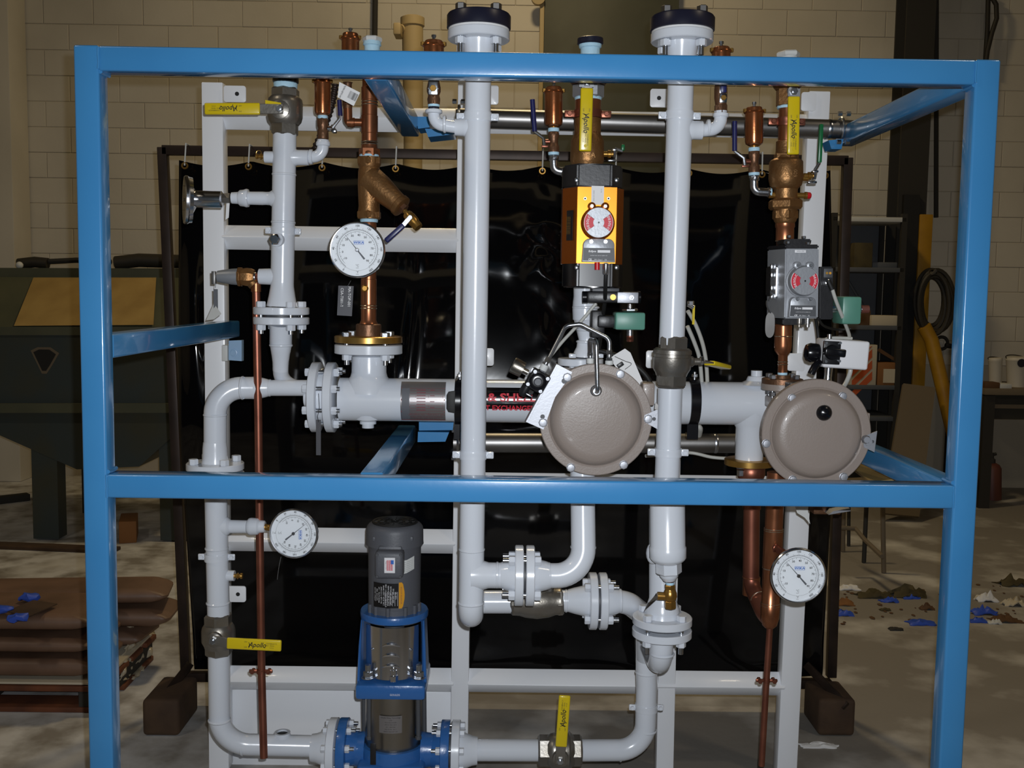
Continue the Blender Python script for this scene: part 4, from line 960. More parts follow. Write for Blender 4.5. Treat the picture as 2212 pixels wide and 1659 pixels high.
# straps
for px in (994,1496):
    k=MB(); c=P(px,866,HY); w_=22*s; k.lathe(c-X_*w_/2,X_,[(0,HR+.0005),(.001,HR+.006),(w_-.001,HR+.006),(w_,HR+.0005)],36,cap=False); st=k.build('strap','gloss',t)
    k=MB(); k.box(c+V((0,.0,-HR-.02)),(w_*1.1,.03,.05)); k.build('strap_foot','gloss',st)
    for sg in (1,):
        k=MB(); k.cyl(c+V((0,-.02,HR)),c+V((0,-.02,HR+.022)),.004,n=10); k.hexn(c+V((0,-.02,HR+.008)),c+V((0,-.02,HR+.016)),.008); k.build('strap_bolt','steel',st)
k=MB(); c=P(978,864,HY); k.lathe(c,X_,[(0,HR),(.001,HR+.008),(.018,HR+.008)],36,cap=False,up=None); pad=[v for v in k.v]
k=MB(); T=T4(P(976,863,HY)+V((0,-HR-.001,0)),CF); k.prism([(-.006,-.027),(.012,-.03),(.012,.03),(-.006,.027),(-.011,.018),(-.011,-.018)],T,.006,.002); k.build('strap_pad','rubber',t)
# foil name plate wrapped on the shell
def oncyl(cx,py_c,Y,Rad,h=.0008):
    """map flat (x right, y up) metres onto the shell front about pixel cx"""
    c=P(cx,py_c,Y); d=(P(1650,872,HY)-P(735,862,HY)).normalized()
    def f(v):
        a=v.y/Rad; return c+d*v.x+V((0,-(Rad+h+v.z)*cos(a),(Rad+h+v.z)*sin(a)))
    return f
def patch(w_,h_,f,nx=2,ny=14,x0=None,y0=None):
    x0=-w_/2 if x0 is None else x0; y0=-h_/2 if y0 is None else y0
    vs=[f(V((x0+w_*i/nx,y0+h_*j/ny,0))) for i in range(nx+1) for j in range(ny+1)]; fs=[]
    for i in range(nx):
        for j in range(ny): a=i*(ny+1)+j; fs.append((a,a+ny+1,a+ny+2,a+1))
    return vs,fs
s=S(917,864,HY); f=oncyl(917,864,HY,HR); W_=95*s; H_=100*s
k=MB(); k.add(*patch(W_,H_,f)); npl=k.build('name_plate','label',t)
f2=oncyl(917,864,HY,HR,.0014); k=MB()
def rect(x,y,w_,h_): k.add(*patch(w_,h_,f2,1,3,x,y))
for i in range(10): rect(-W_*.28,H_*(.30-.062*i),W_*.74,.0007)
for x in (-.29,-.16,.12,.44): rect(W_*x,-H_*.27,.0007,H_*.58)
rect(-W_*.485,-H_*.48,W_*.97,.004); rect(-W_*.485,-H_*.48,.002,H_*.8); rect(W_*.47,-H_*.48,.002,H_*.8)
for i in range(8):
    rect(-W_*.14,H_*(.255-.062*i),W_*.2,.0024)
    if i%2==0: rect(W_*.16,H_*(.255-.062*i),W_*.1,.0022)
for i,(st,sz) in enumerate((('MFR SERIAL NO.  YEAR BUILT  2012',.0062),('SHELL AND TUBE EXCHANGER',.0062),('TUBE SIDE  SHELL SIDE  PSIG °F',.005))): k.text(st,sz,None,fn=(lambda v,i=i:f2(V((v.x+W_*.08,v.y-H_*(.29+.065*i),0)))))
k.build('plate_print','burg',npl,smooth=False)
k=MB(); f2=oncyl(917,864,HY,HR,.0013); k.add(*patch(W_*.17,H_*.78,f2,1,10,-W_*.47,-H_*.48)); k.build('plate_panel','inkgrey',npl)
# black film band with red lettering
s=S(1120,866,HY); f=oncyl(1120,864,HY,HR); k=MB(); k.add(*patch(170*s,58*s,f,2,14,-80*s,-26*s)); fb=k.build('film_band','film',t)
f2=oncyl(1120,864,HY,HR,.0016); k=MB()
k.text('& SHELL',23*s,None,'LEFT',fn=lambda v:f2(V((v.x-66*s,v.y+9*s,0))),bold=.001,sx=1.25)
k.text('T EXCHANGER',15*s,None,'LEFT',fn=lambda v:f2(V((v.x-70*s,v.y-13*s,0))),bold=.0005,sx=1.02)
k.build('band_lettering','inkred',fb,smooth=False)
# left end: flange pair (slightly cone-wise seen)
cfl=P(700,858,HY); s=S(700,858,HY)
flange_pair(t,cfl,X_,76*s,.0225,.018,(.02,24*s,20*s),None,8,R_(22),.0115,ext=.008,up=Z_,gask=False,rev=False)
k=MB(); k.lathe(cfl-X_*.009,X_,[(0,56*s),(.018,56*s)],36); k.build('tube_sheet','white',t)
# strip tag hanging from flange
k=MB(); p=P(688,945,HY-.09); k.box(p,(10*s,.0015,75*s),None); tg=tag(k.build('wire_tag','tagdark'),'narrow dull metal tag hanging under the big white flange pair','tag')
k=MB(); k.tube([P(688,850,HY-.095),P(690,880,HY-.100),P(686,900,HY-.097),P(688,912,HY-.09)],.0008,5); k.build('wire','ink',tg)

# ================================================================ LEFT RISER
LY=2.74; A=P(470,1000,LY); bot=P(472,1602,LY)
t=thing('suction_pipe','white suction pipe on the left running down to the pump inlet flange','pipe',bot); sp=t
r2=.0302
tp=P(462,838,LY)
k=MB(); fla=P(465,1012,LY); k.tube([P(549,838,HY-.01),P(465,838,LY),fla],.0300,28,.068,seg=16); k.build('top_elbow','white',t)
k=MB(); pl(k,(588,838),(690,838),HY-.01,[(545,24.5),(556,24.5),(572,21),(584,17.5),(588,17.5),(672,17.5)],28); k.build('reducer','white',t)
ring(t,P(583,838,HY-.01),X_,17.5*S(583,838,HY)); ring(t,P(524,838,LY),X_,.0300); ring(t,P(465,896,LY),Z_,.0300)
s=S(466,1010,LY)
flange_pair(t,fla-Z_*.006,Z_,61*s,.019,.006,None,(.055,.036,.0305),4,R_(38),.0125,ext=.014,rev=True)
v0=P(472,1330,LY); v1=P(473,1412,LY)
k=MB(); k.tube([fla-Z_*.012,v0],r2*.98,28); k.build('mid_pipe','white',t)
el=P(475,1607,2.76); inl=P(690,1612,2.80)
k=MB(); k.tube([v1,el,inl],r2*.97,28,.085,seg=14); k.build('lower_pipe','white',t)
ring(t,P(468,1184,LY),Z_,r2*.98); ring(t,P(474,1555,LY),Z_,r2*.97); ring(t,P(525,1608,2.77),X_,r2*.97); ring(t,P(680,1612,2.80),X_,r2*.97)
clamp(t,P(468,1203,LY),Z_,r2,X_); ring(t,P(471,1302,LY),Z_,r2)
k=MB(); s=S(480,1137,LY); k.lathe(P(468,1137,LY),X_,[(0,20*s),(r2,20*s),(r2+.006,15.5*s),(30*s,14.5*s),(66*s,14*s)],22); k.lathe(P(535,1137,LY),X_,[(0,15*s),(3*s,18*s),(8*s,19*s),(22*s,18*s),(26*s,14*s),(36*s,13*s),(38*s,11*s)],22); k.build('gauge_branch','white',t)
k=MB(); k.lathe(P(470,1243,LY),X_,[(0,12*s),(r2,12*s),(r2+.002,11.5*s),(37*s,11.5*s)],18); k.build('side_boss','white',t)
k=MB(); k.lathe(P(506,1244,LY),X_,[(0,5*s),(6*s,5*s),(7*s,7*s),(9*s,7*s),(10*s,4.5*s),(13*s,4.5*s),(14*s,6.5*s),(18*s,6*s)],12); k.build('test_plug','brass',t)
k=MB(); c=P(610,1610,2.79); k.lathe(c,Z_,[(0,19*s),(r2*.9,19*s),(r2+.006,17*s),(r2+.008,18*s),(r2+.008,13*s),(r2-.01,13*s)],24,cap=False); k.build('open_socket','white',t)
k=MB(); k.lathe(c+Z_*(r2+.002),Z_,[(0,13*s),(.001,13*s)],20); k.build('socket_bore','rubber',t)
t=ball_valve('ball_valve','nickel ball valve in the left suction pipe with a yellow lever to the right',(471,1330),(473,1412),LY,[(1348,30),(1354,34),(1362,36),(1384,36),(1394,31),(1398,30)],[(1326,1352,30),(1388,1414,30)])
k=MB(); c=P(462,1383,LY-.05); k.lathe(c+Y_*.02,-Y_,[(0,.022),(.02,.020),(.026,.012)],18); k.build('stem_boss','nickel',t)
lever(t,(460,1383),(490,1389),(608,1395),LY-.078,25)
gauge('dial_thermometer','round dial thermometer turned on its side, at the lower left',635,1152,2.62,54,rot=90,tilt=(-.10,-1,.05),stem=[P(585,1140,LY),P(560,1137,LY)])
k=MB(); k.tube([P(607,1203,2.60),P(602,1228,2.6),P(599,1252,2.6)],.0007,5); tag(k.build('tag_wire','steel'),'bare wire hanging below the sideways dial thermometer','wire')

# ================================================================ COLUMN A: white pipe with valve
CY=2.75; A,B=(617,180),(609,660)
t=thing('riser_pipe','white vertical pipe at the left under the nickel valve with the yellow lever','pipe',P(608,800,CY)); ca=t
s=S(612,450,CY)
def onA(y): return onax(A,B,CY,y)
k=MB(); k.tube([onA(286),onA(610)],25*s,28); pl(k,A,B,CY,[(608,25),(618,25.5),(640,29),(655,32),(662,34)],28); k.build('pipe','white',t)
dA=(onA(600)-onA(300)).normalized()
for y in (375,478): ring(t,onA(y),dA,25*s)
c=P(608,682,CY); flange_pair(t,c,Z_,60*s,.0195,.0065,None,None,4,R_(36),.0125,ext=.009,rev=True)
pts=[P(607,702,CY),P(607,738,CY),P(607,765,CY+.02),P(606,785,CY+.03)]
k=MB(); pl(k,(607,702),(606,800),(CY,CY+.03),[(700,26),(706,24.5),(722,24),(742,24),(764,20),(782,17.5),(800,17)],28); k.tube([P(606,782,CY+.025),P(607,836,CY+.07),P(672,838,CY+.10)],17*s,24,.06,seg=12); k.build('lower_elbow','white',t)
ring(t,P(607,746,CY),Z_,24*s)
clamp(t,onA(497),dA,25*s,X_,ear=.014)
k=MB(); k.lathe(onA(338),X_,[(0,19*s),(24*s,18*s),(29*s,16.5*s),(52*s,16.5*s),(53*s,15*s)],22); k.build('vent_branch','white',t)
k=MB(); k.lathe(onA(338),-X_,[(0,13*s),(42*s,12.5*s),(43*s,11*s)],20); k.build('side_boss','white',t)
k=MB(); k.lathe(P(572,338,CY),-X_,[(0,5*s),(6*s,5*s),(7*s,7*s),(10*s,7*s),(11*s,4*s),(14*s,4*s),(15*s,6*s),(19*s,6*s)],12); k.torus(P(559,331,CY-.006),Y_,.007,.001,14,5); k.build('test_plug','brass',t)
k=MB(); k.lathe(onA(427),-X_,[(0,24*s),(24*s,18*s),(30*s,14.5*s),(38*s,14*s),(45*s,14.5*s),(75*s,14*s),(76*s,19*s),(80*s,20*s),(86*s,18*s),(94*s,17*s),(98*s,13*s),(112*s,12*s)],24); k.build('gauge_branch','white',t)
k=MB(); k.lathe(onA(597),-X_,[(0,20*s),(25*s,18*s),(50*s,17*s),(51*s,15*s)],22); k.build('relief_branch','white',t)
c=P(601,518,CY-25*s); dv=V((-.15,-1,0)); k=MB(); k.lathe(c+Y_*.012,dv,[(0,15*s),(.022,15*s),(.024,13*s)],22); k.build('front_boss','white',t)
k=MB(); k.lathe(c+dv*.012,dv,[(0,10*s),(.006,13*s),(.014,13*s),(.017,9.5*s)],6); k.build('hex_plug','chrome',t)
t=ball_valve('ball_valve','nickel ball valve at the top left with a yellow lever pointing left',A,B,CY,[(208,30),(214,36),(222,37.5),(252,37.5),(262,35),(268,30)],[(190,214,31),(262,291,30)])
fitting_stack(t,A,B,CY,[(177,193,26,'tape','tape')])
k=MB(); pl(k,A,B,CY,[(160,27),(164,28),(178,28),(180,25)],24); k.build('pipe_cap','gloss',t)
k=MB(); c=P(604,236,CY-37*s); k.lathe(c+Y_*.02,-Y_,[(0,.026),(.02,.024),(.024,.013)],18); k.build('stem_boss','nickel',t)
lever(t,(604,235),(562,235),(442,235),CY-37*s-.03,25)
k=MB(); k.hexa([P(573,216,CY-.08),P(573,224,CY-.08),P(607,225,CY-.08),P(607,222,CY-.08)]+[q+V((0,.003,0)) for q in (P(573,216,CY-.08),P(573,224,CY-.08),P(607,225,CY-.08),P(607,222,CY-.08))]); k.build('stop_plate','yellow',t)
# vent on column A
VY=2.75
t=thing('elbow_fitting','white pipe elbow under the bronze air vent at the upper left','fitting',P(690,338,VY))
k=MB(); k.tube([P(655,339,VY),P(697,339,VY),P(698,302,VY)],12.5*s,20,22*s,seg=10); k.build('bend','white',t)
k=MB(); k.lathe(P(668,339,VY),X_,[(0,13*s),(1*s,16*s),(7*s,16*s),(8*s,13*s)],22); k.lathe(P(698,308,VY),-Z_,[(-5*s,12*s),(0,15*s),(6*s,15.5*s),(8*s,13*s)],22); k.build('collar','white',t)
t=ball_valve('ball_valve','small bronze ball valve between the upper left air vent and white elbow',(697,252),(698,304),VY,[(256,10),(262,12),(272,12),(278,10),(284,12),(300,12)],[(256,271,12.5),(284,302,12)],'dkbronze')
fitting_stack(t,(697,248),(698,304),VY,[(249,257,11,'tape','tape')])
k=MB(); k.cyl(P(708,278,VY),P(722,278,VY),.007,n=10); k.hexn(P(716,278,VY),P(724,278,VY),.011); k.box(P(722,283,VY-.008),(.012,.02,.010),None,.002); sn=k.build('stem','chrome',t)
k=MB(); k.tube([P(718,276,VY-.01),P(734,256,VY-.01),P(735,246,VY-.01)],.004,8); hd=k.build('handle','steel',t)
k=MB(); k.tube([P(735,250,VY-.01),P(733,216,VY-.01)],.006,10); k.build('grip','navyvinyl',hd)
air_vent('air_vent','tall bronze air vent at the upper left beside the paper tag',697,168,250,17.5,VY)
# gauge seen edge-on at the far left
t,_=gauge('pressure_gauge','chrome pressure gauge seen edge-on at the far left',402,432,2.72,52,tilt=(-.93,-.36,.02))
k=MB(); k.lathe(P(410,430,2.73),X_,[(0,.020),(.002,.022),(68*s,.022),(70*s,.018)],18); k.build('stem_housing','chrome',t)
fitting_stack(t,(470,429),(500,428),2.75,[(468,474,7,'steel','round'),(474,497,12,'nickel','hex')])
k=MB(); A_=[P(489,440,2.76),P(496,438,2.76),P(494,470,2.76),P(487,475,2.76)]; k.hexa(A_+[p+Y_*.001 for p in A_]); tag(k.build('paper_slip','paper'),'small paper slip hanging under the edge-on pressure gauge fitting','tag')
# relief valve
t=thing('relief_valve','bronze relief valve lying on its side at the left with a test lever','valve',P(520,598,CY))
k=MB(); pl(k,(474,597),(565,599),CY,[(470,12),(480,14),(500,17),(516,18),(518,16)],24); k.build('bonnet','grey',t); 
k=MB(); pl(k,(474,597),(565,599),CY,[(515,21),(517,22),(521,22),(523,19),(534,21),(542,20),(550,16)],8,rot=PI/8,up=Z_); k.tube([P(538,602,CY),P(550,616,CY)],13*s,14); k.build('body','bronze',t)
fitting_stack(t,(545,599),(565,599),CY,[(548,553,11,'steel','round'),(553,562,10,'oldcopper','round')])
k=MB(); k.box(P(462,600,CY),(.010,.012,.034),None,.001); k.cyl(P(464,596,CY),P(480,597,CY),.005,n=8); k.build('test_lever','dullsteel',t)
k=MB(); k.tube([P(466,612,CY-.004),P(465,622,CY-.004)],.0008,5); k.box(P(466,650,CY-.004),(.011,.0015,.062)); k.build('lever_tag','motor',t)
k=MB(); A_=[P(462,655,CY),P(478,678,CY-.02),P(462,690,CY-.02),P(445,692,CY)]; k.hexa(A_+[p+V((0,.001,0)) for p in A_]); tag(k.build('paper_tag','dullwhite'),'creased grey paper tag hanging by the left rail below the relief valve','tag')
t=pipe_run('drain_pipe','thin copper drain pipe running down from the relief valve to the lower left',[P(553,610,CY),P(558,900,CY),P(561,1150,CY),P(565,1450,CY),P(570,1637,CY-.02)],.0105,'oldcopper',18,.02)
k=MB(); k.lathe(P(553,612,CY),-Z_,[(0,.0105),(.001,.013),(.022,.013),(.023,.0105)],18,cap=False); k.build('socket','copper',t)
clamp(t,P(563.5,1450,CY),Z_,.0105,X_,'oldcopper',.006,ear=.018)

# ================================================================ COLUMN 2: copper with strainer
A,B=(799,85),(796,760); HYc=HY
s=S(797,400,HY)
t=thing('copper_pipe','copper pipe column left of centre carrying the bronze strainer','pipe',P(796,720,HY))
k=MB(); pl(k,A,B,HY,[(150,16),(186,16),(187,18),(213,18),(214,17),(246,17),(247,18.2),(284,18.2),(285,17),(303,17)],28); k.build('upper_pipe','copper',t)
k=MB(); pl(k,A,B,HY,[(474,15),(480,16.5),(600,16.5),(601,17.5),(655,17.5),(656,16.5),(661,17),(690,17),(697,20),(702,23)],28); k.build('lower_pipe','copper',t)
for y,r in ((218,17.4),(224,17.4),(303,17.6),(308,17.6),(658,17.6),(664,17.6)): k=MB(); k.torus(onax(A,B,HY,y),Z_,(r-.6)*s,.0016,28,6); k.build('solder_ring','solder',t)
k=MB(); pl(k,A,B,HY,[(308,17),(318,18),(326,21),(330,21)],28); pl(k,A,B,HY,[(318,23),(334,23)],6,rot=0,up=Y_); k.build('adaptor','copper',t)
k=MB(); pl(k,A,B,HY,[(698,25),(700,28),(722,28.5),(726,29)],28); k.build('flange_hub','dkbronze',t)
c=P(796,740,HY); k=MB(); k.lathe(c,Z_,[(0,R*.98),(.001,R*1.0),(.016,R*1.0),(.018,R*.97)],44); k.build('bronze_flange','brass',t)
k=MB(); k.lathe(P(797,265,HY),-X_,[(0,8*s),(30*s,8.5*s),(31*s,10*s),(46*s,10*s)],18); k.tube([P(762,266,HY),P(752,267,HY),P(751,225,HY)],9.5*s,18,13*s,seg=10); k.build('side_branch','copper',t)
k=MB(); pl(k,(751,235),(751,165),HY,[(235,10),(228,10),(227,11.5),(205,11.5),(204,9),(180,9),(178,11)],18); k.build('branch_adaptor','dkbronze',t)
k=MB(); c=P(790,623,HY-17*s); k.cyl(c+Y_*.01,c-Y_*.014,.008,n=16); k.lathe(c-Y_*.014,-Y_,[(0,.0085),(.004,.0095),(.007,.006)],16); k.build('test_plug','brass',t)
fitting_stack(t,A,B,HY,[(330,336,22,'tape','tape'),(469,476,20,'tape','tape')])
t=thing('pipe_plug','white hex plug with thread tape on top of the copper column','plug',P(803,98,HY))
k=MB(); k.hexn(P(804,92,HY),P(804,80,HY),21*s,up=Y_); k.build('hex_head','dullwhite',t)
k=MB(); pl(k,(804,90),(803,160),HY,[(90,19),(98,20),(100,17),(160,16)],22); k.build('taped_thread','tape',t)
air_vent('air_vent','bronze air vent with rim screws showing above the beam left of the white hex plug',757,72,168,19,HY)
t=thing('wye_strainer','cast bronze wye strainer in the copper column left of centre','strainer',P(797,400,HY))
k=MB(); pl(k,A,B,HY,[(336,25),(352,25),(358,22),(366,24),(396,25),(440,23),(452,24),(468,25)],30)
aa=P(797,385,HY); bb=P(868,447,HY-.03); d=(bb-aa).normalized(); L=(bb-aa).length
k.lathe(aa,d,[(0,30*s),(L*.35,29*s),(L*.7,24*s),(L*.88,22*s),(L*.9,24*s),(L*1.0,24*s),(L*1.02,19*s)],28); k.build('body','bronze',t)
for y0,y1 in ((335,353),(451,469)): k=MB(); k.hexn(onax(A,B,HY,y0),onax(A,B,HY,y1),27.5*s,up=Y_,rot=PI/6); k.build('hex_end','bronze',t)
k=MB(); c=P(795,400,HY-24.5*s); k.text('125',.016,T4(c,CF@M.Rotation(R_(-90),3,'Z'))); k.text('WOG',.012,T4(c+V((.012,0,-.03)),CF@M.Rotation(R_(-90),3,'Z'))); k.build('cast_marks','bronze',t)
k=MB(); k.hexn(bb,bb+d*.012,12*s); k.build('cap_plug','dkbronze',t)
pe=P(905,492,HY-.05); dd=(pe-bb).normalized(); t=thing('ball_valve','small brass blow-down valve with a navy lever at the tip of the bronze strainer','valve',P(886,470,HY-.04))
k=MB(); b2=P(874,455,HY-.035); k.lathe(b2,dd,[(0,5*s),(8*s,5*s),(8*s,9*s),(14*s,10*s),(20*s,12*s),(34*s,12*s),(38*s,10*s),(50*s,10*s)],18); k.build('body','brass',t)
for q in (9,36): k=MB(); k.hexn(b2+dd*q*s,b2+dd*(q+12)*s,10.8*s); k.build('hex_end','brass',t)
lever(t,(887,469),(872,486),(833,521),HY-.075,12,arm='steel',txt=False,m='navyvinyl')
gauge('dial_thermometer','upright dial thermometer at the upper left in front of the copper column',772,540,2.50,60.5,tilt=(0,-1,.02),stem=[P(790,560,2.66),P(793,565,HY-.01)],needle=-39)
t=thing('metal_tag','stamped dark metal tag hung by wire below the upper left thermometer','tag',P(746,650,2.5)); s2=S(746,650,2.5)
k=MB(); A_=[P(731,617,2.5),P(764,618,2.5),P(760,683,2.49),P(728,681,2.49)]; k.hexa(A_+[p+Y_*.001 for p in A_]); k.build('plate','tagdark',t)
k=MB(); k.tube([P(758,606,2.5),P(750,620,2.495),P(747,627,2.495)],.0006,5); k.build('wire','steel',t)
Rt=CF@M.Rotation(R_(-92),3,'Z'); k=MB()
k.text('MA-TOP-001-CSA',.0094,T4(P(754,650,2.493),Rt),sx=.95); k.text('CSA-T001-T1-05',.0094,T4(P(738,650,2.493),Rt),sx=.95); k.build('stamped_text','paper',t,smooth=False)
t=thing('paper_tag','white barcode tag hanging under the top beam at the upper left','tag',P(755,200,2.6))
A_=[P(733,177,2.58),P(778,200,2.58),P(764,229,2.58),P(729,210,2.58)]; k=MB(); k.hexa(A_+[p+Y_*.0008 for p in A_]); k.build('sheet','paper',t)
u=(A_[1]-A_[0]).normalized(); v=u.cross(Y_)*-1; v=(-Y_).cross(u)
k=MB(); Rb=M((u,v,-Y_)).transposed(); sb=S(755,200,2.58)
for i in range(12): w_=random.choice((.5,.8,1.2)); k.box(P(763,208,2.5785)+u*((i-6)*1.7*sb)-Y_*.0006,(w_*sb,.0003,16*sb),Rb@M.Rotation(PI/2,3,'X'))
Rc=Rb
for i,st in enumerate(('UPC BALL VALVE 1/2','77-103-01 BRONZE')): k.text(st,4.0*sb,T4(P(742-4*i,196+5*i,2.5785)-Y_*.0006,Rc@M.Rotation(PI/2,3,'Z')))
k.build('barcode_print','ink',t,smooth=False)
# corrugated hose behind the upper left vent
k=MB(); pts=[];rs=[]
for i in range(61):
    q=i/60; pts.append(P(724-44*q**1.5,182+140*q,2.95)); rs.append((8.5 if i%4<2 else 6.5)*S(700,250,2.95))
k.tube(pts,rs,12); tag(k.build('corrugated_hose','rust'),'dark ribbed hose behind the upper left bronze air vent','hose')
# ================================================================ COLUMN C (centre) behind the gold actuator
CCY=2.66; A,B=(1273,85),(1268,350); s=S(1270,250,CCY)
t=thing('pipe_plug','navy plastic cap over thread tape above the top beam right of centre','plug',P(1275,98,CCY))
k=MB(); pl(k,(1275,84),(1275,150),CCY,[(82,24),(84,28),(95,28.5),(97,26)],26); k.build('cap','navy',t)
k=MB(); pl(k,(1275,84),(1275,185),CCY,[(96,25),(103,24),(105,21),(185,21)],24); k.build('taped_thread','tape',t)
t=thing('copper_pipe','copper pipe and reducer between the two tall risers above the gold actuator','pipe',P(1270,250,CCY))
k=MB(); pl(k,A,B,CCY,[(168,39),(176,41),(183,36)],28); k.build('collar','dkbronze',t); k=MB(); k.hexn(onax(A,B,CCY,180),onax(A,B,CCY,212),34*s,up=Y_); k.build('hex_adaptor','grey',t)
fitting_stack(t,A,B,CCY,[(209,216,30,'tape','tape')])
k=MB(); pl(k,A,B,CCY,[(214,28),(240,28),(241,26),(262,25),(263,27),(284,27),(286,29),(300,29)],28); k.build('pipe','copper',t)
cc=onax(A,B,CCY,246); clamp(t,cc,Z_,28*s,X_,'oldcopper',.010,ear=.022)
t=thing('wye_strainer','cast bronze ball valve body with test ports above the gold actuator','valve',P(1268,320,CCY)); vb=t
k=MB(); pl(k,A,B,CCY,[(256,29),(290,29),(293,31),(300,34),(304,36),(345,37),(352,36),(362,30),(400,28)],30); k.build('body','bronze',t)
k=MB(); k.hexn(onax(A,B,CCY,270),onax(A,B,CCY,290),29*s,up=Y_,rot=PI/6); k.build('hex_end','bronze',t)
k=MB(); c=P(1272,335,CCY-37*s); k.text('YBA',.018,T4(c,CF)); k.build('cast_marks','bronze',t)
lever(t,(1268,180),(1268,190),(1264,327),CCY-.12,27)
k=MB(); k.box(P(1267,181,CCY-.12),(30*s,.004,14*s)); k.cyl(P(1267,188,CCY-.12),P(1267,188,CCY-.04),.010,n=12); k.build('stem','grey',t)
def test_cock(par,px,py,Y,label,green):
    u=thing('test_cock',label,'valve',P(px,py,Y)); ss=S(px,py,Y)
    k=MB(); k.lathe(P(px-26,py,Y),X_,[(0,6*ss),(8*ss,6*ss),(9*ss,8.5*ss),(15*ss,8.5*ss),(16*ss,5*ss),(22*ss,5*ss)],14); k.build('body','brass',u)
    k=MB(); k.hexn(P(px-6,py,Y),P(px,py,Y),9*ss); k.box(P(px-2,py-9,Y-.006),(.014,.02,.006),None,.002); k.box(P(px-8,py+14,Y-.006),(.022,.014,.006),None,.002); k.build('stem','chrome',u)
    g=green; k=MB(); k.tube([P(px-2,py-12,Y-.01)]+[P(*q,Y-.01) for q in g[:1]],.004,8); hd=k.build('handle','steel',u)
    k=MB(); a,b=P(*g[0],Y-.01),P(*g[1],Y-.01); R3=fr(b-a,Y_); k.box((a+b)/2,(.010 if len(g)<3 else g[2],.012,(b-a).length),R3,.003); k.build('grip','green',hd); return u
test_cock(vb,1330,333,CCY,'brass test cock with a small green grip on the bronze body above the gold actuator',((1345,326),(1346,312),.009))
def vent_set(px,yt,yb,Y,r,vx,vy0,vy1,label,vlabel,elbow,elabel,grip,hub):
    air_vent('air_vent',label,px,yt,yb,r,Y); ss=S(px,yb,Y)
    u=ball_valve('ball_valve',vlabel,(vx,vy0),(vx,vy1),Y,[(vy0+6,9),(vy0+10,12),(vy0+(vy1-vy0)*.3,12),(vy0+(vy1-vy0)*.42,9.5),(vy0+(vy1-vy0)*.6,9.5),(vy0+(vy1-vy0)*.68,12),(vy1-5,12)],[(vy0+6,vy0+(vy1-vy0)*.32,12.3),(vy0+(vy1-vy0)*.64,vy1-5,12.3)],'dkbronze')
    fitting_stack(u,(vx,yb),(vx,vy1),Y,[(yb-2,vy0+2,9,'brass','round'),(vy0-1,vy0+7,12.5,'tape','tape'),(vy1-6,vy1+1,12.3,'tape','tape')])
    my=vy0+(vy1-vy0)*.5
    k=MB(); k.cyl(P(vx-8,my,Y),P(vx-22,my,Y),.006,n=10); k.hexn(P(vx-18,my,Y),P(vx-24,my,Y),.009); k.box(P(vx-19,my+10,Y-.006),(.018,.006,.006),None,.0015); k.build('stem','oldcopper',u)
    k=MB(); k.tube([P(vx-20,my+8,Y-.008),P(vx-22,my-8,Y-.008),P(*hub,Y-.008)],.0042,8); hd=k.build('handle','steel',u)
    k=MB(); k.tube([P(*hub,Y-.008),P(*grip,Y-.008)],[.0062,.0062],10); k.build('grip','navyvinyl',hd)
    w_=thing('elbow_fitting',elabel,'fitting',P(*elbow[1],Y)); k=MB(); k.tube([P(*q,Y) for q in elbow],9*ss,18,13*ss,seg=10); k.build('bend','steel',w_)
    k=MB(); d=(P(*elbow[1],Y)-P(*elbow[0],Y)).normalized(); k.lathe(P(*elbow[0],Y),d,[(0,8*ss),(1*ss,11*ss),(9*ss,11*ss),(12*ss,8.5*ss)],8); d2=(P(*elbow[2],Y)-P(*elbow[1],Y)).normalized(); k.lathe(P(*elbow[2],Y)-d2*9*ss,d2,[(0,8.5*ss),(1*ss,10.5*ss),(6*ss,10.5*ss),(9*ss,8*ss)],8); k.build('collar','steel',w_)
    fitting_stack(w_,elbow[1],elbow[2],Y,[(elbow[2][0]-5,elbow[2][0],10,'tape','tape')])
vent_set(1196,188,274,2.66,19.5,1196,278,334,'tall bronze air vent left of the yellow lever in the centre','small bronze ball valve with navy lever under the centre air vent',[(1196,336),(1197,368),(1222,372)],'steel street elbow between the centre vent valve and the gold actuator column',(1150,215),(1155,284))
# --- gold actuator
AY=2.45
t=thing('pneumatic_actuator','gold pneumatic actuator with black end caps and a red CLOSED indicator','actuator',P(1284,620,AY+.06)); s=S(1284,490,AY)
def oct_box(mb,x0,x1,y0,y1,Yf,dep,ch,bev=.004,chd=None):
    """upright box with chamfered vertical edges, pixel size at its front face"""
    a,b=P(x0,y1,Yf),P(x1,y0,Yf); w_,h=(P(x1,(y0+y1)/2,Yf)-P(x0,(y0+y1)/2,Yf)).length,(P((x0+x1)/2,y0,Yf)-P((x0+x1)/2,y1,Yf)).length
    c=P((x0+x1)/2,(y0+y1)/2,Yf); ch*=S(x0,y0,Yf); cd2=chd or ch
    poly=[(-w_/2+ch,0),(w_/2-ch,0),(w_/2,cd2),(w_/2,dep-cd2),(w_/2-ch,dep),(-w_/2+ch,dep),(-w_/2,dep-cd2),(-w_/2,cd2)]
    T=M(((1,0,0,c.x),(0,1,0,c.y),(0,0,1,c.z-h/2),(0,0,0,1)))
    mb.prism(poly,T,h); return c,w_,h
k=MB(); oct_box(k,1217,1351,404,570,AY,.15,31,chd=.05); k.build('body','amber',t,smooth=False)
k=MB(); oct_box(k,1245.5,1332,404.5,569,AY-.0015,.004,1); fp=k.build('front_face','gold',t,smooth=False)
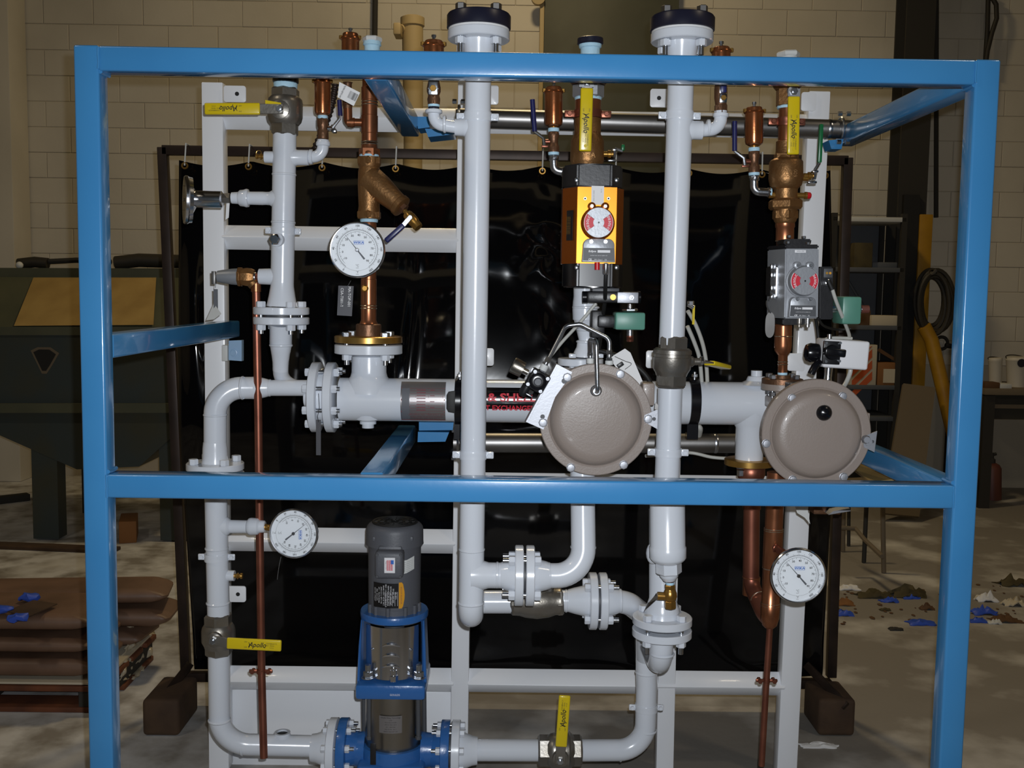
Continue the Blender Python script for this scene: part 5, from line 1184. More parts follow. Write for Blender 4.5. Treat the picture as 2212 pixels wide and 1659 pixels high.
for (y0,y1,f) in ((353,404,1),(566,622,-1)):
    k=MB(); c,w_,h=oct_box(k,1219,1350,y0,y1,AY-.003,.156,29,chd=.05)
    bm=bmesh.new(); bv=[bm.verts.new(v) for v in k.v]; [bm.faces.new([bv[i] for i in fc]) for fc in k.f]
    bmesh.ops.bevel(bm,geom=bm.edges[:],offset=.004,segments=2,affect='EDGES'); bm.verts.index_update(); k.v=[v.co.copy() for v in bm.verts]; k.f=[tuple(v.index for v in fc.verts) for fc in bm.faces]; k.m=[0]*len(k.f); bm.free()
    e=k.build('end_cap','gloss' if f<0 else 'black',t)
    for x in (1246,1332):
        k=MB(); c=P(x,389 if f>0 else 578,AY-.003); k.lathe(c,-Y_,[(0,.0055),(.003,.0055),(.004,.004)],14); k.build('cap_screw','steel',e)
k=MB(); k.prism([(-13*s,0),(-4*s,0),(-4*s,1),(-13*s,1)],M.Identity(4),.1) if False else None
c=P(1232,485,AY+.024); Rs=M((V((.53,-.85,0)).normalized(),Z_,V((-.85,-.53,0)).normalized())).transposed()
k=MB(); k.box(P(1231,487,AY+.022),(23*s,65*s,.002),Rs,.0005); np_=k.build('side_plate','plate',t)
k=MB(); k.text('FLOWSERVE',.0085,T4(P(1236,487,AY+.0185),Rs@M.Rotation(R_(90),3,'Z'))); 
for i in range(4): k.text('MODEL 039 SR5  MAX 125 PSIG',.0030,T4(P(1224+2.5*i,487,AY+.022-.003*i*.5),Rs@M.Rotation(R_(90),3,'Z')))
k.build('plate_text','ochre',np_,smooth=False)
k=MB(); k.box(P(1291,422,AY-.003),(27*s,.001,40*s)); stp=k.build('strip_label','paper',t)
k=MB(); k.text('APAX-010 A0000',.0035,T4(P(1283,423,AY-.0037),CF@M.Rotation(R_(90),3,'Z'))); k.text('REV 03',.003,T4(P(1299,412,AY-.0037),CF@M.Rotation(R_(90),3,'Z'))); k.build('label_text','inkgrey',stp,smooth=False)
for x in (1264,1314.5): k=MB(); k.lathe(P(x,429,AY-.0015),-Y_,[(0,.0036),(.001,.0036),(.001,.002),(0,.0015)],12); k.build('port_plug','steel',t)
def indicator(par,cx,cy,rpx,Y,zdep,base,tilt=0):
    """position indicator: clear-rimmed dome, red sectors reading CLOSED, grey beacon cross"""
    s=S(cx,cy,Y); r=rpx*s; c=P(cx,cy,Y)
    k=MB(); k.lathe(c+Y_*zdep,-Y_,[(0,r*1.12),(zdep*.3,r*1.12),(zdep*.35,r*1.04),(zdep*.95,r*1.0),(zdep,r*.97)],40); u=k.build('indicator',base,par)
    for sx in (-1,1):
        k=MB(); q=c+V((sx*15*s*rpx/34,-.001,37*s*rpx/34)); k.lathe(q+Y_*(zdep*.9),-Y_,[(0,9*s*rpx/34),(zdep*.5,9*s*rpx/34),(zdep*.55,7*s*rpx/34)],18); k.build('mounting_ear',base,u); k=MB(); k.lathe(q+Y_*(zdep*.34),-Y_,[(0,.0042),(.003,.0042),(.003,.002),(.001,.0015)],6); k.build('screw','steel',u)
    k=MB(); k.lathe(c-Y_*.0004,-Y_,[(0,r*.96),(.0008,r*.96)],36); k.build('disc','inkwhite',u)
    k=MB()
    for a0 in (0,180):
        vs=[c-Y_*.0016+ (X_*cos(R_(a0))*r*.30)]; 
        rows=[]
        for i in range(13):
            a=R_(a0-36+72*i/12); rows+= [c-Y_*.0016+(X_*cos(a)+Z_*sin(a))*r*.30, c-Y_*.0016+(X_*cos(a)+Z_*sin(a))*r*.93]
        k.add(rows,[(2*i,2*i+1,2*i+3,2*i+2) for i in range(12)])
    k.build('red_sector','inkred',u,smooth=False)
    k=MB()
    for a0,flip in ((180,1),(0,-1)):
        for i,ch in enumerate('CLOSED'):
            a=R_(a0+(30-12*i)*(-1 if a0==180 else 1)) if False else R_(a0-(30-12*i)) if a0==180 else R_(a0-30+12*i)
            d=X_*cos(a)+Z_*sin(a); up=d*1.0; rt=V((0,-1,0)).cross(up)*-1
            rt=up.cross(V((0,-1,0))); R3=M((rt,up,-Y_)).transposed()
            k.text(ch,r*.21,T4(c-Y_*.0022+d*r*.72,R3),bold=.0002)
    k.build('indicator_text','inkwhite',u,smooth=False)
    k=MB()
    for a0 in (90,270):
        poly=[]
        for i in range(15): a=R_(a0-54+108*i/14); poly.append((r*.98*cos(a),r*.98*sin(a)))
        poly+=[(r*.34*cos(R_(a0+54)),r*.34*sin(R_(a0+54))),(r*.34*cos(R_(a0-54)),r*.34*sin(R_(a0-54)))]
        k.prism(poly,T4(c-Y_*.001,CF),.0035,.0006)
    k.lathe(c-Y_*.001,-Y_,[(0,r*.36),(.0036,r*.36)],24); k.build('beacon','grey',u,smooth=False)
    k=MB(); k.lathe(c-Y_*.0046,-Y_,[(0,.0022),(.0008,.0022)],10); k.build('centre_screw','black',u)
    return u
indicator(t,1293,481,33,AY-.030,.029,'amber')
def switch_base(par,x0,x1,y0,ym,y1,Y,xs,word='Eclipse'):
    c=P((x0+x1)/2,y1,Y); s=S(x0,y1,Y); w_=(x1-x0)/2*s; h=(y1-y0)*s; hm=(y1-ym)*s; poly=[(-w_*1.06,0),(w_*1.06,0),(w_*1.0,hm)]
    for i in range(9): a=R_(90*i/8); poly.append((w_*(.6+.4*cos(a)),hm+(h-hm)*(.25+.75*sin(a))))
    for i in range(9): a=R_(90+90*i/8); poly.append((w_*(-.6+.4*cos(a)),hm+(h-hm)*(.25+.75*sin(a))))
    poly.append((-w_*1.0,hm))
    k=MB(); k.prism(poly,T4(c+Y_*.02,CF),.02,.002); u=k.build('switch_housing','grey',par)
    k=MB(); k.prism([(-w_*1.0,.003),(w_*1.0,.003),(w_*.96,hm),(-w_*.96,hm)],T4(c,CF),.0012); lb=k.build('switch_label','dkgrey',u)
    k=MB(); T=lambda x,y:T4(c+V((x*w_,-.0014,y*hm)),CF); k.text(word,hm*.2,T(-.42,.76),shear=.2,bold=.0002); k.box(c+V((.32*w_,-.0014,.76*hm)),(w_*.8,.0003,hm*.18)); k.text('CE',hm*.2,T(-.55,.16),bold=.0002); k.text('FM  Class I',hm*.13,T(-.02,.16)); k.text('UL',hm*.15,T(.45,.16)); k.text('OUTPUT 0.5A 120V AC NEMA 4 4X',hm*.08,T(0,.45)); k.build('label_text','inkwhite',lb,smooth=False)
    for x in xs: k=MB(); k.lathe(P(x,ym-14 if x else ym,Y)+V((0,0,0)),-Y_,[(0,.0045),(.003,.0045),(.003,.0022),(.001,.0018)],14); k.build('screw','steel',u)
    return u
swb=switch_base(t,1259,1327,516,536,566,AY-.022,(1277,1308))
t.location=t.location
k=MB(); k.cyl(P(1290,567,AY-.022),P(1290,583,AY-.022),.0062,n=14); k.build('indicator_lamp','red',swb)
t3=thing('signal_cable','black sensor cable with metal connector running down from the gold actuator','cable',P(1308,600,AY-.03))
k=MB(); k.lathe(P(1309,568,AY-.022),-Z_,[(0,.0035),(.003,.0075),(.024,.0075),(.027,.006)],14); k.build('connector','chrome',t3)
k=MB(); k.tube([P(1309,590,AY-.022),P(1308,612,AY-.02),P(1307,650,AY+.04),P(1300,700,AY+.09),P(1296,740,AY+.14),P(1290,770,AY+.16)],.0048,10,.05); k.build('cable','rubber',t3)
# valve body under the actuator, bracket, solenoid, white pipe
t=thing('white_fitting_pipe','white pipe and reducer dropping from behind the gold actuator to the regulator flange','pipe',P(1262,770,CCY)); s=S(1264,690,CCY)
k=MB(); pl(k,(1262,560),(1264,690),CCY,[(560,24),(640,24.5),(650,26),(668,27.5),(690,27)],28); k.tube([P(1264,680,CCY),P(1266,700,CCY+.01),P(1268,735,CCY+.01),P(1265,772,CCY)],[27*s,24*s,18*s,17*s],26); pl(k,(1264,740),(1262,790),CCY,[(735,17),(750,18.5),(762,24),(771,25)],26); k.build('pipe','white',t)
for y,r in ((664,27),(712,18.5),(738,18.5)): ring(t,P(1265.5,y,CCY),Z_,r*s*1.02,th=.0025)
cfr=P(1254,779,CCY-.02); flange(t,cfr-Z_*.012,Z_,49*s,.018); 
for x in (1236,1295): k=MB(); p=P(x,768,CCY-.07); k.box(p,(15*s,.03,9*s),None,.002); k.hexn(p-Z_*.045,p-Z_*.028,.007); k.build('bolt','white',t)
t=thing('mounting_bracket','black bracket with a grey solenoid block below the gold actuator','bracket',P(1322,643,AY+.03))
k=MB(); k.box(P(1322,642,AY+.06),(112*S(1322,642,AY+.06),.06,25*S(1322,642,AY+.06)),None,.006); k.build('valve_block','black',t)
for x0_,x1_ in ((1270,1258),(1376,1383)): k=MB(); k.cyl(P(x0_,642,AY+.06),P(x1_,642,AY+.06),13*S(1270,642,AY+.06),n=20); k.build('end_cap','gloss',t)
k=MB(); k.box(P(1356,643,AY+.026),(45*S(1356,643,AY+.03),.008,23*S(1356,643,AY+.03)),None,.001); pl_=k.build('block_plate','alu',t)
k=MB(); k.lathe(P(1364,643,AY+.022),-Y_,[(0,.006),(.004,.006),(.004,.003),(.002,.002)],6); k.build('screw','steel',t); k=MB(); k.lathe(P(1324,642,AY+.03),-Y_,[(0,.007),(.004,.007),(.004,.004)],12); k.build('port','brass',t)
k=MB(); k.box(P(1306,627,AY+.07),(60*S(1306,627,AY),.06,10*S(1306,627,AY)),None,.002); k.build('mount_block','dkgrey',t)
t=thing('solenoid_valve','green boxed solenoid coil hanging below the black bracket in the centre','solenoid',P(1358,695,AY+.05)); ss=S(1358,690,AY+.03)
k=MB(); c=P(1358,693,AY+.06); k.box(c,(65*ss,.07,38*ss),None,.005,2); k.build('coil_box','solenoid',t)
k=MB(); k.cyl(P(1361,657,AY+.06),P(1361,672,AY+.06),.005,n=12); k.hexn(P(1361,666,AY+.06),P(1361,673,AY+.06),.019); k.build('core_nut','chrome',t)
k=MB(); k.cyl(P(1361,712,AY+.06),P(1361,726,AY+.06),.008,n=14); k.build('conduit_stub','steel',t)
k=MB(); pl(k,(1361,724),(1361,740),AY+.06,[(725,7.5),(728,8),(729.5,7),(731,8),(732.5,7),(734,8),(738,7)],14); k.build('threaded_cap','oldcopper',t)
k=MB(); k.box(P(1308,694,AY+.08),(38*ss,.06,26*ss),None,.004); k.box(P(1290,700,AY+.09),(30*ss,.05,60*ss),None,.004); k.build('valve_body','black',t)
def hose(name,label,pts,r,m,cat='tube'):
    k=MB(); k.tube(smooth([P(*q) for q in pts]),r,10); return tag(k.build(name,m),label,cat)
def smooth(p,n=8):
    if len(p)<3: return p
    out=[]
    for i in range(len(p)-1):
        a=p[max(i-1,0)]; b=p[i]; c=p[i+1]; d=p[min(i+2,len(p)-1)]
        for j in range(n):
            t_=j/n; out.append(.5*((2*b)+(c-a)*t_+(2*a-5*b+4*c-d)*t_*t_+(3*b-a-3*c+d)*t_**3))
    return out+[p[-1]]
hose('air_tube','grey air tube slanting across the white pipe below the gold actuator',[(1288,655,2.55),(1250,700,2.56),(1215,738,2.58),(1185,775,2.60),(1172,792,2.62)],.0042,'hose')
# ================================================================ REGULATORS
def regulator(name,label,cx,cy,r,ri,Y,bpx,hide=()):
    s=S(cx,cy,Y); c=P(cx,cy,Y); t=thing(name,label,'regulator',c); R=r*s; Ri=ri*s
    k=MB(); k.lathe(c+Y_*.012,-Y_,[(0,R*.995),(.001,R),(.010,R),(.012,R*.985),(.012,Ri*1.03),(.010,Ri*1.0),(.011,Ri*.985),(.020,Ri*.955),(.028,Ri*.91),(.033,Ri*.84),(.035,Ri*.7),(.036,0)],72,cap=False); k.build('cover','tan',t,ang=30)
    k=MB(); k.lathe(c+Y_*.012,Y_,[(0,R*.995),(.012,R*.995),(.014,Ri*1.0),(.03,Ri*.95),(.06,Ri*.7),(.075,Ri*.4)],64); k.build('back_case','tan',t)
    for (x,y) in bpx:
        k=MB(); p=P(x,y,Y-.0015); k.lathe(p+Y_*.002,-Y_,[(0,.0108),(.0035,.0108),(.004,.0095),(.009,.0088),(.0095,.006)],8); k.build('bolt','alu',t)
    return t,c,s
t,c,s=regulator('pressure_regulator','round taupe regulator with bent steel tubes in the centre of the skid',1287,907,121.5,101,2.42,((1225.5,815),(1340,808),(1400,905),(1347,1004),(1233,1010),(1173,913)))
reg=t
def plate(pix,Y,th,m,name,par,holes=(),bend=None):
    k=MB(); A_=[P(x,y,Y) for x,y in pix]; k.add(A_+[a+Y_*th for a in A_],[tuple(range(len(A_)-1,-1,-1)),tuple(range(len(A_),2*len(A_)))]+[(i,(i+1)%len(A_),len(A_)+(i+1)%len(A_),len(A_)+i) for i in range(len(A_))]); o=k.build(name,m,par,smooth=False)
    for h in holes:
        k=MB(); k.lathe(P(h[0],h[1],Y-.0003),-Y_,[(0,h[2]*s),(.0003,h[2]*s)],16); k.build('slot','dkgrey',o)
    return o
plate([(1205.5,788),(1236,804),(1230,815),(1199,858),(1174,928),(1140,913)],2.4195,.004,'alu','mounting_plate',reg,((1219,823,6),(1172,900,5)))
plate([(1205.5,788),(1140,913),(1136,911),(1202,787)],2.4235,.05,'alu','plate_flange',reg)
plate([(1392,897),(1421,884),(1420,927),(1393,912)],2.4185,.003,'alu','side_bracket',reg,((1413,905,4),))
plate([(1414,884),(1416,868),(1422,876),(1421,886)],2.41,.003,'dullsteel','side_tab',reg)
k=MB(); p=P(1287.5,844,2.42-.024); k.lathe(p+Y_*.004,-Y_,[(0,.0135),(.004,.0135),(.005,.0115),(.016,.0105),(.02,.008)],20); k.build('port_fitting','steel',reg)
t=thing('bent_tube','bent stainless tube looping from the taupe cover port back to its top fitting','tube',P(1288,740,2.40))
k=MB(); k.tube([P(1288,846,2.385),P(1291,846,2.352),P(1288,736,2.352),P(1275,734,2.42),P(1275,764,2.45)],.0052,14,.014); k.build('tube','steel',t)
fitting_stack(t,(1275,755),(1275,790),2.45,[(760,768,6,'steel','hex'),(768,774,4.5,'steel','round'),(774,785,8,'dullwhite','round')])
t=thing('bent_tube','long bent stainless tube arching over the centre regulator to its positioner','tube',P(1250,700,2.47))
k=MB(); k.tube([P(1316,764,2.46),P(1317,732,2.46),P(1254,700,2.46),P(1222,704,2.46),P(1184,778,2.43)],.0052,14,.02); k.build('tube','steel',t)
fitting_stack(t,(1316,752),(1316,790),2.46,[(756,765,7,'dullsteel','hex'),(765,773,5,'steel','round'),(773,779,7.5,'steel','hex'),(779,788,9,'dullwhite','round')])
fitting_stack(t,(1185,774),(1172,800),2.43,[(772,782,7,'nickel','hex'),(782,788,5,'steel','round'),(788,800,9,'dullwhite','round')])
t=thing('air_filter_regulator','small black block regulator with a steel gauge on the left of the centre regulator','regulator',P(1161,822,2.43))
a=R_(-29); u=V((cos(a),0,sin(a))); v=V((-sin(a),0,cos(a))); Rb=M((u,v,-Y_)).transposed(); cb=P(1161,822,2.44); s=S(1161,822,2.44)
k=MB(); k.box(cb,(43*s,43*s,.05),Rb,.005); k.build('block','black',t)
k=MB(); k.lathe(cb-Y_*.025,-Y_,[(0,19*s),(.012,18*s),(.014,15*s),(.014,9*s),(.006,9*s)],28,cap=False); k.build('knob_collar','gloss',t)
k=MB(); k.lathe(cb-Y_*.025,-Y_,[(0,9*s),(.016,8.5*s),(.018,7*s)],20); k.build('adjust_screw','motor',t)
for x,y in ((-15.5,15.5),(15.5,15.5),(-15.5,-15.5),(15.5,-15.5)): k=MB(); k.lathe(cb+u*x*s+v*y*s-Y_*.025,-Y_,[(0,.0042),(.003,.0042),(.003,.002),(.001,.0015)],14); k.build('screw','alu',t)
g0=P(1141,805,2.44); g1=P(1106,787,2.44); d=(g1-g0).normalized(); k=MB(); k.lathe(g0,d,[(0,6*s),(12*s,6*s),(13*s,17*s),(36*s,18*s),(38*s,17*s)],26); k.build('gauge_case','inox',t)
k=MB(); p=cb+u*0*s-v*24*s-Y_*.01; k.hexn(p,p-v*8*s,.006); k.cyl(p-v*8*s,p-v*14*s,.003,n=8); k.box(p-v*12*s,(16*s,3*s,.006),Rb,.001); k.build('drain_tap','steel',t)
k=MB(); p=cb-u*12*s-v*34*s+Y_*.02; k.lathe(p+v*14*s,-v,[(0,11*s),(20*s,11*s),(26*s,8*s),(28*s,4*s)],18); k.build('filter_bowl','black',t)
k=MB(); k.hexn(cb+v*21*s,cb+v*27*s,.008); k.box(cb-u*22*s+v*14*s-Y_*.012,(6*s,12*s,.006),Rb,.001); k.build('port_stub','alu',t)
# flange/tan casting & paper flag behind the centre regulator
k=MB(); cv=P(1289,800,2.52); ss=S(1289,800,2.52); k.lathe(P(1257,796,2.56),-Z_,[(0,48*ss),(.012,48*ss),(.014,40*ss)],36); k.box(P(1290,860,2.53),(.10,.08,.14),None,.02); k.box(P(1398,850,2.49),(26*ss,.05,48*ss),None,.004); k.build('body_casting','tan',reg)
A_=[P(1325,768,2.54),P(1350,753,2.54),P(1362,762,2.54),P(1393,835,2.53),P(1388,845,2.53),P(1345,815,2.54),P(1318,775,2.54)]
k=MB(); k.add(A_+[a+Y_*.0012 for a in A_],[tuple(range(6,-1,-1)),tuple(range(7,14))]+[(i,(i+1)%7,7+(i+1)%7,7+i) for i in range(7)]); u=tag(k.build('paper_tag','paper'),'white folded paper tag behind the centre regulator near the right riser valve','tag')
k=MB(); k.box(P(1340,788,2.50),(14*ss,.012,8*ss),M.Rotation(R_(-35),3,'Y'),.001); k.tube(smooth([P(1328,770,2.53),P(1350,780,2.52),P(1364,786,2.52),P(1350,798,2.52)]),.0007,5); k.build('tag_clip','black',u)
hose('air_hose','black hose curving from the centre regulator to the right riser valve',[(1290,757,2.58),(1318,764,2.57),(1350,775,2.56),(1385,800,2.55),(1404,825,2.55),(1405,845,2.56)],.0062,'rubber','hose')
# --- right regulator
t,c,s=regulator('pressure_regulator','round taupe regulator with a black button at the right end of the skid',1764,937,118,98.5,2.46,((1711,860),(1820,856),(1655,958),(1712,1036),(1822,1030)))
reg2=t
k=MB(); k.lathe(P(1779.5,891.5,2.46-.0232),-Y_,[(0,16.5*s),(.004,17*s),(.010,14*s),(.014,8*s),(.0155,0)],28); k.build('button','gloss',reg2)
plate([(1865,943),(1895,931),(1889,977),(1866,966)],2.4585,.003,'alu','side_bracket',reg2,((1885,954,3.4),))
k=MB(); k.lathe(P(1870,949,2.447),-Y_,[(0,.0108),(.004,.0105),(.010,.008)],8); k.lathe(P(1876,955,2.446),-Y_,[(0,.009),(.002,.009)],12); k.build('bolt','alu',reg2)
DY=2.62; s=S(1690,830,DY); cD=P(1689,842,DY)
k=MB(); k.lathe(cD,Z_,[(0,43*s),(.001,44*s),(13*s,44*s),(14*s,42*s)],40); k.lathe(cD,-Z_,[(0,24*s),(10*s,22*s),(22*s,20*s),(36*s,22*s)],28); k.box(P(1676,868,DY),(34*s,.07,24*s),None,.004); k.build('inlet_flange','tan',reg2)
k=MB(); k.lathe(P(1764,838,2.54),Z_,[(0,.03),(.006,.03)],20); k.box(P(1745,835,2.52),(.10,.05,.02),None,.003); k.build('top_mount','dkgrey',reg2)
k=MB(); k.box(P(1872,905,2.51),(8*s,.02,26*s),None,.002); k.build('side_lug','tan',reg2)
# ================================================================ COLUMN D
A,B=(1702,120),(1690,830); 
def onD(y): return onax(A,B,DY,y)
s=S(1700,400,DY)
t=thing('pipe_plug','white hex plug just showing above the beam at the right','plug',P(1703,118,DY)); k=MB(); k.hexn(P(1703,124,DY),P(1703,112,DY),25*s,up=Y_); k.cyl(P(1703,124,DY),P(1703,190,DY),19*s); k.build('hex_head','dullwhite',t)
t=thing('copper_pipe','copper pipe column at the right carrying the bronze valve','pipe',onD(820)); s=S(1700,500,DY)
k=MB(); k.hexn(onD(188),onD(228),24*s,up=Y_,rot=PI/6); pl(k,A,B,DY,[(172,32),(178,33),(186,30),(192,25)],26); k.build('hex_adaptor','bronze',t)
fitting_stack(t,A,B,DY,[(226,232,22,'tape','tape')])
k=MB(); pl(k,A,B,DY,[(230,17),(262,17.5),(264,18),(300,18),(301,20),(308,20)],26); k.build('upper_pipe','copper',t)
clamp(t,onD(260),Z_,19*s,X_,'oldcopper',.010,ear=.02)
k=MB(); pl(k,A,B,DY,[(478,21),(486,21),(488,19.5),(515,19.5),(516,18),(700,18),(701,19),(745,19),(756,18),(764,12),(766,10.5),(812,10.5)],26); k.build('lower_pipe','copper',t)
for y,r in ((724,19),(780,10.6),(786,10.6),(516,19.4)): k=MB(); k.torus(onD(y),Z_,(r-.4)*s,.0015,26,6); k.build('solder_ring','solder',t)
k=MB(); k.lathe(onD(826),Z_,[(-6*s,44*s),(8*s,44*s),(9*s,42*s)],40); k.lathe(onD(818),Z_,[(0,18*s),(8*s,16*s),(9*s,11*s)],24); k.build('bronze_flange','dkbronze',t)
fitting_stack(t,A,B,DY,[(803,812,11,'tape','tape')])
bolts(t,onD(826),Z_,35*s,4,R_(40),-19*s,9*s,.009,'steel','steel',.012,rev=True)
t=thing('ball_valve','large cast bronze balancing valve with yellow lever at the right','valve',onD(400)); s=S(1700,400,DY); vb2=t
k=MB(); pl(k,A,B,DY,[(302,22),(330,23),(338,26),(342,33),(346,36),(382,37),(396,34),(402,28),(404,26),(424,25),(428,28)],32); pl(k,A,B,DY,[(444,25),(450,26),(472,24),(478,20)],28); k.build('body','bronze',t)
for y0,y1,r in ((326,344,27),(426,448,37),(448,470,28)): k=MB(); k.hexn(onD(y0),onD(y1),r*s,up=Y_,rot=PI/6); k.build('hex_end','bronze',t)
k=MB(); cz=P(1701,374,DY-37*s); k.text('202',.016,T4(cz,CF@M.Rotation(R_(90),3,'Z'))); k.text('600',.013,T4(cz+X_*.02,CF@M.Rotation(R_(90),3,'Z'))); k.build('cast_marks','bronze',t)
lever(t,(1714,198),(1715,208),(1713,334),DY-.10,26)
k=MB(); k.box(P(1715,200,DY-.10),(25*s,.004,16*s)); k.cyl(P(1712,196,DY-.1),P(1708,196,DY-.03),.010,n=12); k.build('stem','grey',t)
k=MB(); k.lathe(onD(417),-X_,[(22*s,7*s),(36*s,7*s)],14); k.lathe(onD(417),X_,[(22*s,6*s),(40*s,6*s),(41*s,8*s),(46*s,8*s)],14); k.build('test_port','brass',t)
k=MB(); k.lathe(onD(417),X_,[(46*s,7.5*s),(53*s,7*s),(55*s,5*s)],14); k.build('red_cap','red',t)
k=MB(); k.lathe(onD(380),X_,[(34*s,6*s),(48*s,6*s)],14); k.build('side_port','brass',t)
test_cock(vb2,1762,380,DY,'chrome test cock with a long green grip beside the bronze valve at the right',((1770,352),(1774,268),.010))
vent_set(1629,232,315,DY,19.5,1629,320,378,'tall bronze air vent beside the yellow lever at the right','small bronze ball valve with navy lever under the right air vent',[(1629,380),(1629,414),(1666,416)],'steel street elbow between the right vent valve and the bronze valve',(1587,262),(1587,326))
# gray actuator
BY=2.44
t=thing('pneumatic_actuator','slim grey pneumatic actuator with a red CLOSED indicator at the right','actuator',P(1730,690,BY+.05)); s=S(1730,600,BY)
def leanbox(x0,x1,y0,y1,lean,Y,dep,m,name,bev=.003,side=0):
    """upright block whose outline leans like the column it is clamped to; side shows its left flank"""
    A_=[P(x0,y1,Y),P(x1,y1,Y),P(x1+lean,y0,Y),P(x0+lean,y0,Y)]; k=MB(); off=V((-side,dep,0)); k.hexa(A_+[a+off for a in A_])
    bm=bmesh.new(); bv=[bm.verts.new(v) for v in k.v]; [bm.faces.new([bv[i] for i in fc]) for fc in k.f]; bmesh.ops.recalc_face_normals(bm,faces=bm.faces[:])
    bmesh.ops.bevel(bm,geom=bm.edges[:],offset=bev,segments=2,affect='EDGES'); bm.verts.index_update(); k.v=[v.co.copy() for v in bm.verts]; k.f=[tuple(v.index for v in fc.verts) for fc in bm.faces]; k.m=[0]*len(k.f); bm.free()
    return k.build(name,m,t)
leanbox(1695,1768,536,688,2,BY,.10,'grey','body',side=.018); leanbox(1697,1770,528,537,0,BY-.002,.104,'black','end_cap',side=.018)
leanbox(1693,1752,516,529,2,BY+.03,.07,'black','upper_cap'); leanbox(1690,1740,688,702,1,BY+.02,.08,'black','end_cap')
for x,y in ((1704,511),(1736,513),(1702,524),(1745,526)): k=MB(); k.hexn(P(x,y+3,BY+.05 if y<520 else BY+.01),P(x,y-3,BY+.05 if y<520 else BY+.01),.0055); k.build('cap_screw','steel',t)
k=MB(); k.box(P(1729,543,BY-.001),(24*s,.0012,6*s),None,.0004); lb=k.build('label_strip','inkwhite',t); k=MB(); k.text('APBX-020',.0042,T4(P(1729,543,BY-.0020),CF)); k.build('label_text','inkgrey',lb,smooth=False)
indicator(t,1738,607,31,BY-.026,.026,'grey')
switch_base(t,1706,1762,642,660,686,BY-.02,(1722,1750))
for x,r,m in ((1727,.0055,'nickel'),(1745,.0068,'chrome')): k=MB(); k.lathe(P(x,688,BY-.015),-Z_,[(0,r),(.012,r),(.014,r*.7),(.02,r*.7)],14); k.build('connector',m,t)
leanbox(1664,1681,575,640,2,BY+.05,.05,'black','side_valve'); 
k=MB()
for y in (576,594,622,640): k.box(P(1670,y,BY+.045),(.012,.008,.014),None,.002)
k.cyl(P(1678,578,BY+.045),P(1676,640,BY+.045),.005,n=10); k.build('valve_screws','chrome',t)
leanbox(1770,1800,576,690,0,BY+.05,.06,'black','spool_block'); 
k=MB(); k.box(P(1789,590,BY+.047),(20*s,.003,20*s),None,.001); q=k.build('lamp_panel','dkgrey',t)
for x,m in ((1786,'ochre'),(1793,'orange')): k=MB(); k.lathe(P(x,590,BY+.046),-Y_,[(0,.003),(.002,.003)],10); k.build('lamp',m,q)
k=MB(); k.lathe(P(1785,611,BY+.048),-Y_,[(0,.009),(.010,.008),(.012,.005)],14); k.build('push_fitting','chrome',t)
t=thing('identity_tag','oval brass-grey tag on a bead chain left of the grey actuator','tag',P(1663,705,BY+.03)); k=MB()
pts=[(11*s*.95*cos(q)*1.0,28*s*(abs(sin(q))**.6)*(1 if sin(q)>=0 else -1)) for q in [2*PI*i/28 for i in range(28)]]
k.prism(pts,T4(P(1663,702,BY+.03),CF),.0015); k.build('plate','dullsteel',t)
k=MB()
for i in range(16):
    q=i/15; k.ball(P(1664-8*sin(q*PI)+(4 if i>9 else 0),675-40*q,BY+.028),.0022,6,4)
k.build('bead_chain','steel',t)
t=thing('solenoid_valve','green boxed solenoid coil right of the grey actuator','solenoid',P(1829,672,BY+.08)); ss=S(1829,672,BY+.05)
k=MB(); k.box(P(1829,670,BY+.09),(42*ss,.08,60*ss),None,.006,2); k.build('coil_box','solenoid',t)
k=MB(); k.cyl(P(1796,668,BY+.09),P(1809,668,BY+.09),.009,n=12); k.cyl(P(1849,668,BY+.09),P(1861,668,BY+.09),.008,n=12); k.build('core_nut','chrome',t)
k=MB(); k.cyl(P(1860,668,BY+.09),P(1876,668,BY+.09),.010,n=12); k.build('threaded_cap','fire',t)
hose('air_tube','grey air tube from the black valve block down to the white switch box',[(1795,615,BY+.02),(1806,650,BY+.03),(1822,690,BY+.06),(1834,722,BY+.10),(1834,734,BY+.12)],.0045,'hose')
k=MB(); k.cyl(P(1789,606,BY+.02),P(1798,626,BY+.02),.0062,n=12); tag(k.build('tube_sleeve','rubber'),'black sleeve where the grey air tube leaves the right actuator','sleeve')
hose('signal_cable','dark cable looping behind the grey actuator to the green solenoid',[(1768,688,BY+.06),(1780,704,BY+.10),(1808,712,BY+.14),(1838,710,BY+.14)],.003,'rubber','cable')
# limit switch box
SYY=2.50; t=thing('limit_switch_box','white switch box with black knob standing on the right regulator','switch box',P(1818,765,SYY)); ss=S(1818,765,SYY)
k=MB(); k.box(P(1818,764,SYY+.03),(98*ss,.075,62*ss),M.Rotation(R_(3),3,'Y'),.006,3); k.build('case','inkwhite',t)
k=MB(); k.box(P(1796,762,SYY-.011),(37*ss,.010,50*ss),M.Rotation(R_(2),3,'Y'),.002); kn=k.build('switch_plate','black',t)
k=MB(); k.box(P(1803,761,SYY-.024),(46*ss,.018,17*ss),M.Rotation(R_(6),3,'Y'),.004,3); k.lathe(P(1797,761,SYY-.014),-Y_,[(0,17*ss),(.012,15*ss)],20); k.build('knob','gloss',t)
for x,y in ((1785,741),(1815,741),(1784,781),(1813,780)): k=MB(); k.lathe(P(x,y,SYY-.016),-Y_,[(0,.004),(.003,.0035)],8); k.build('screw','steel',kn)
k=MB(); pl(k,(1790,792),(1787,836),SYY+.03,[(792,9),(816,8),(824,9),(828,11),(836,12)],18); k.build('post','chrome',t)
k=MB(); k.cyl(P(1792,722,SYY+.03),P(1792,734,SYY+.03),.006,n=10); k.build('top_stub','steel',t)
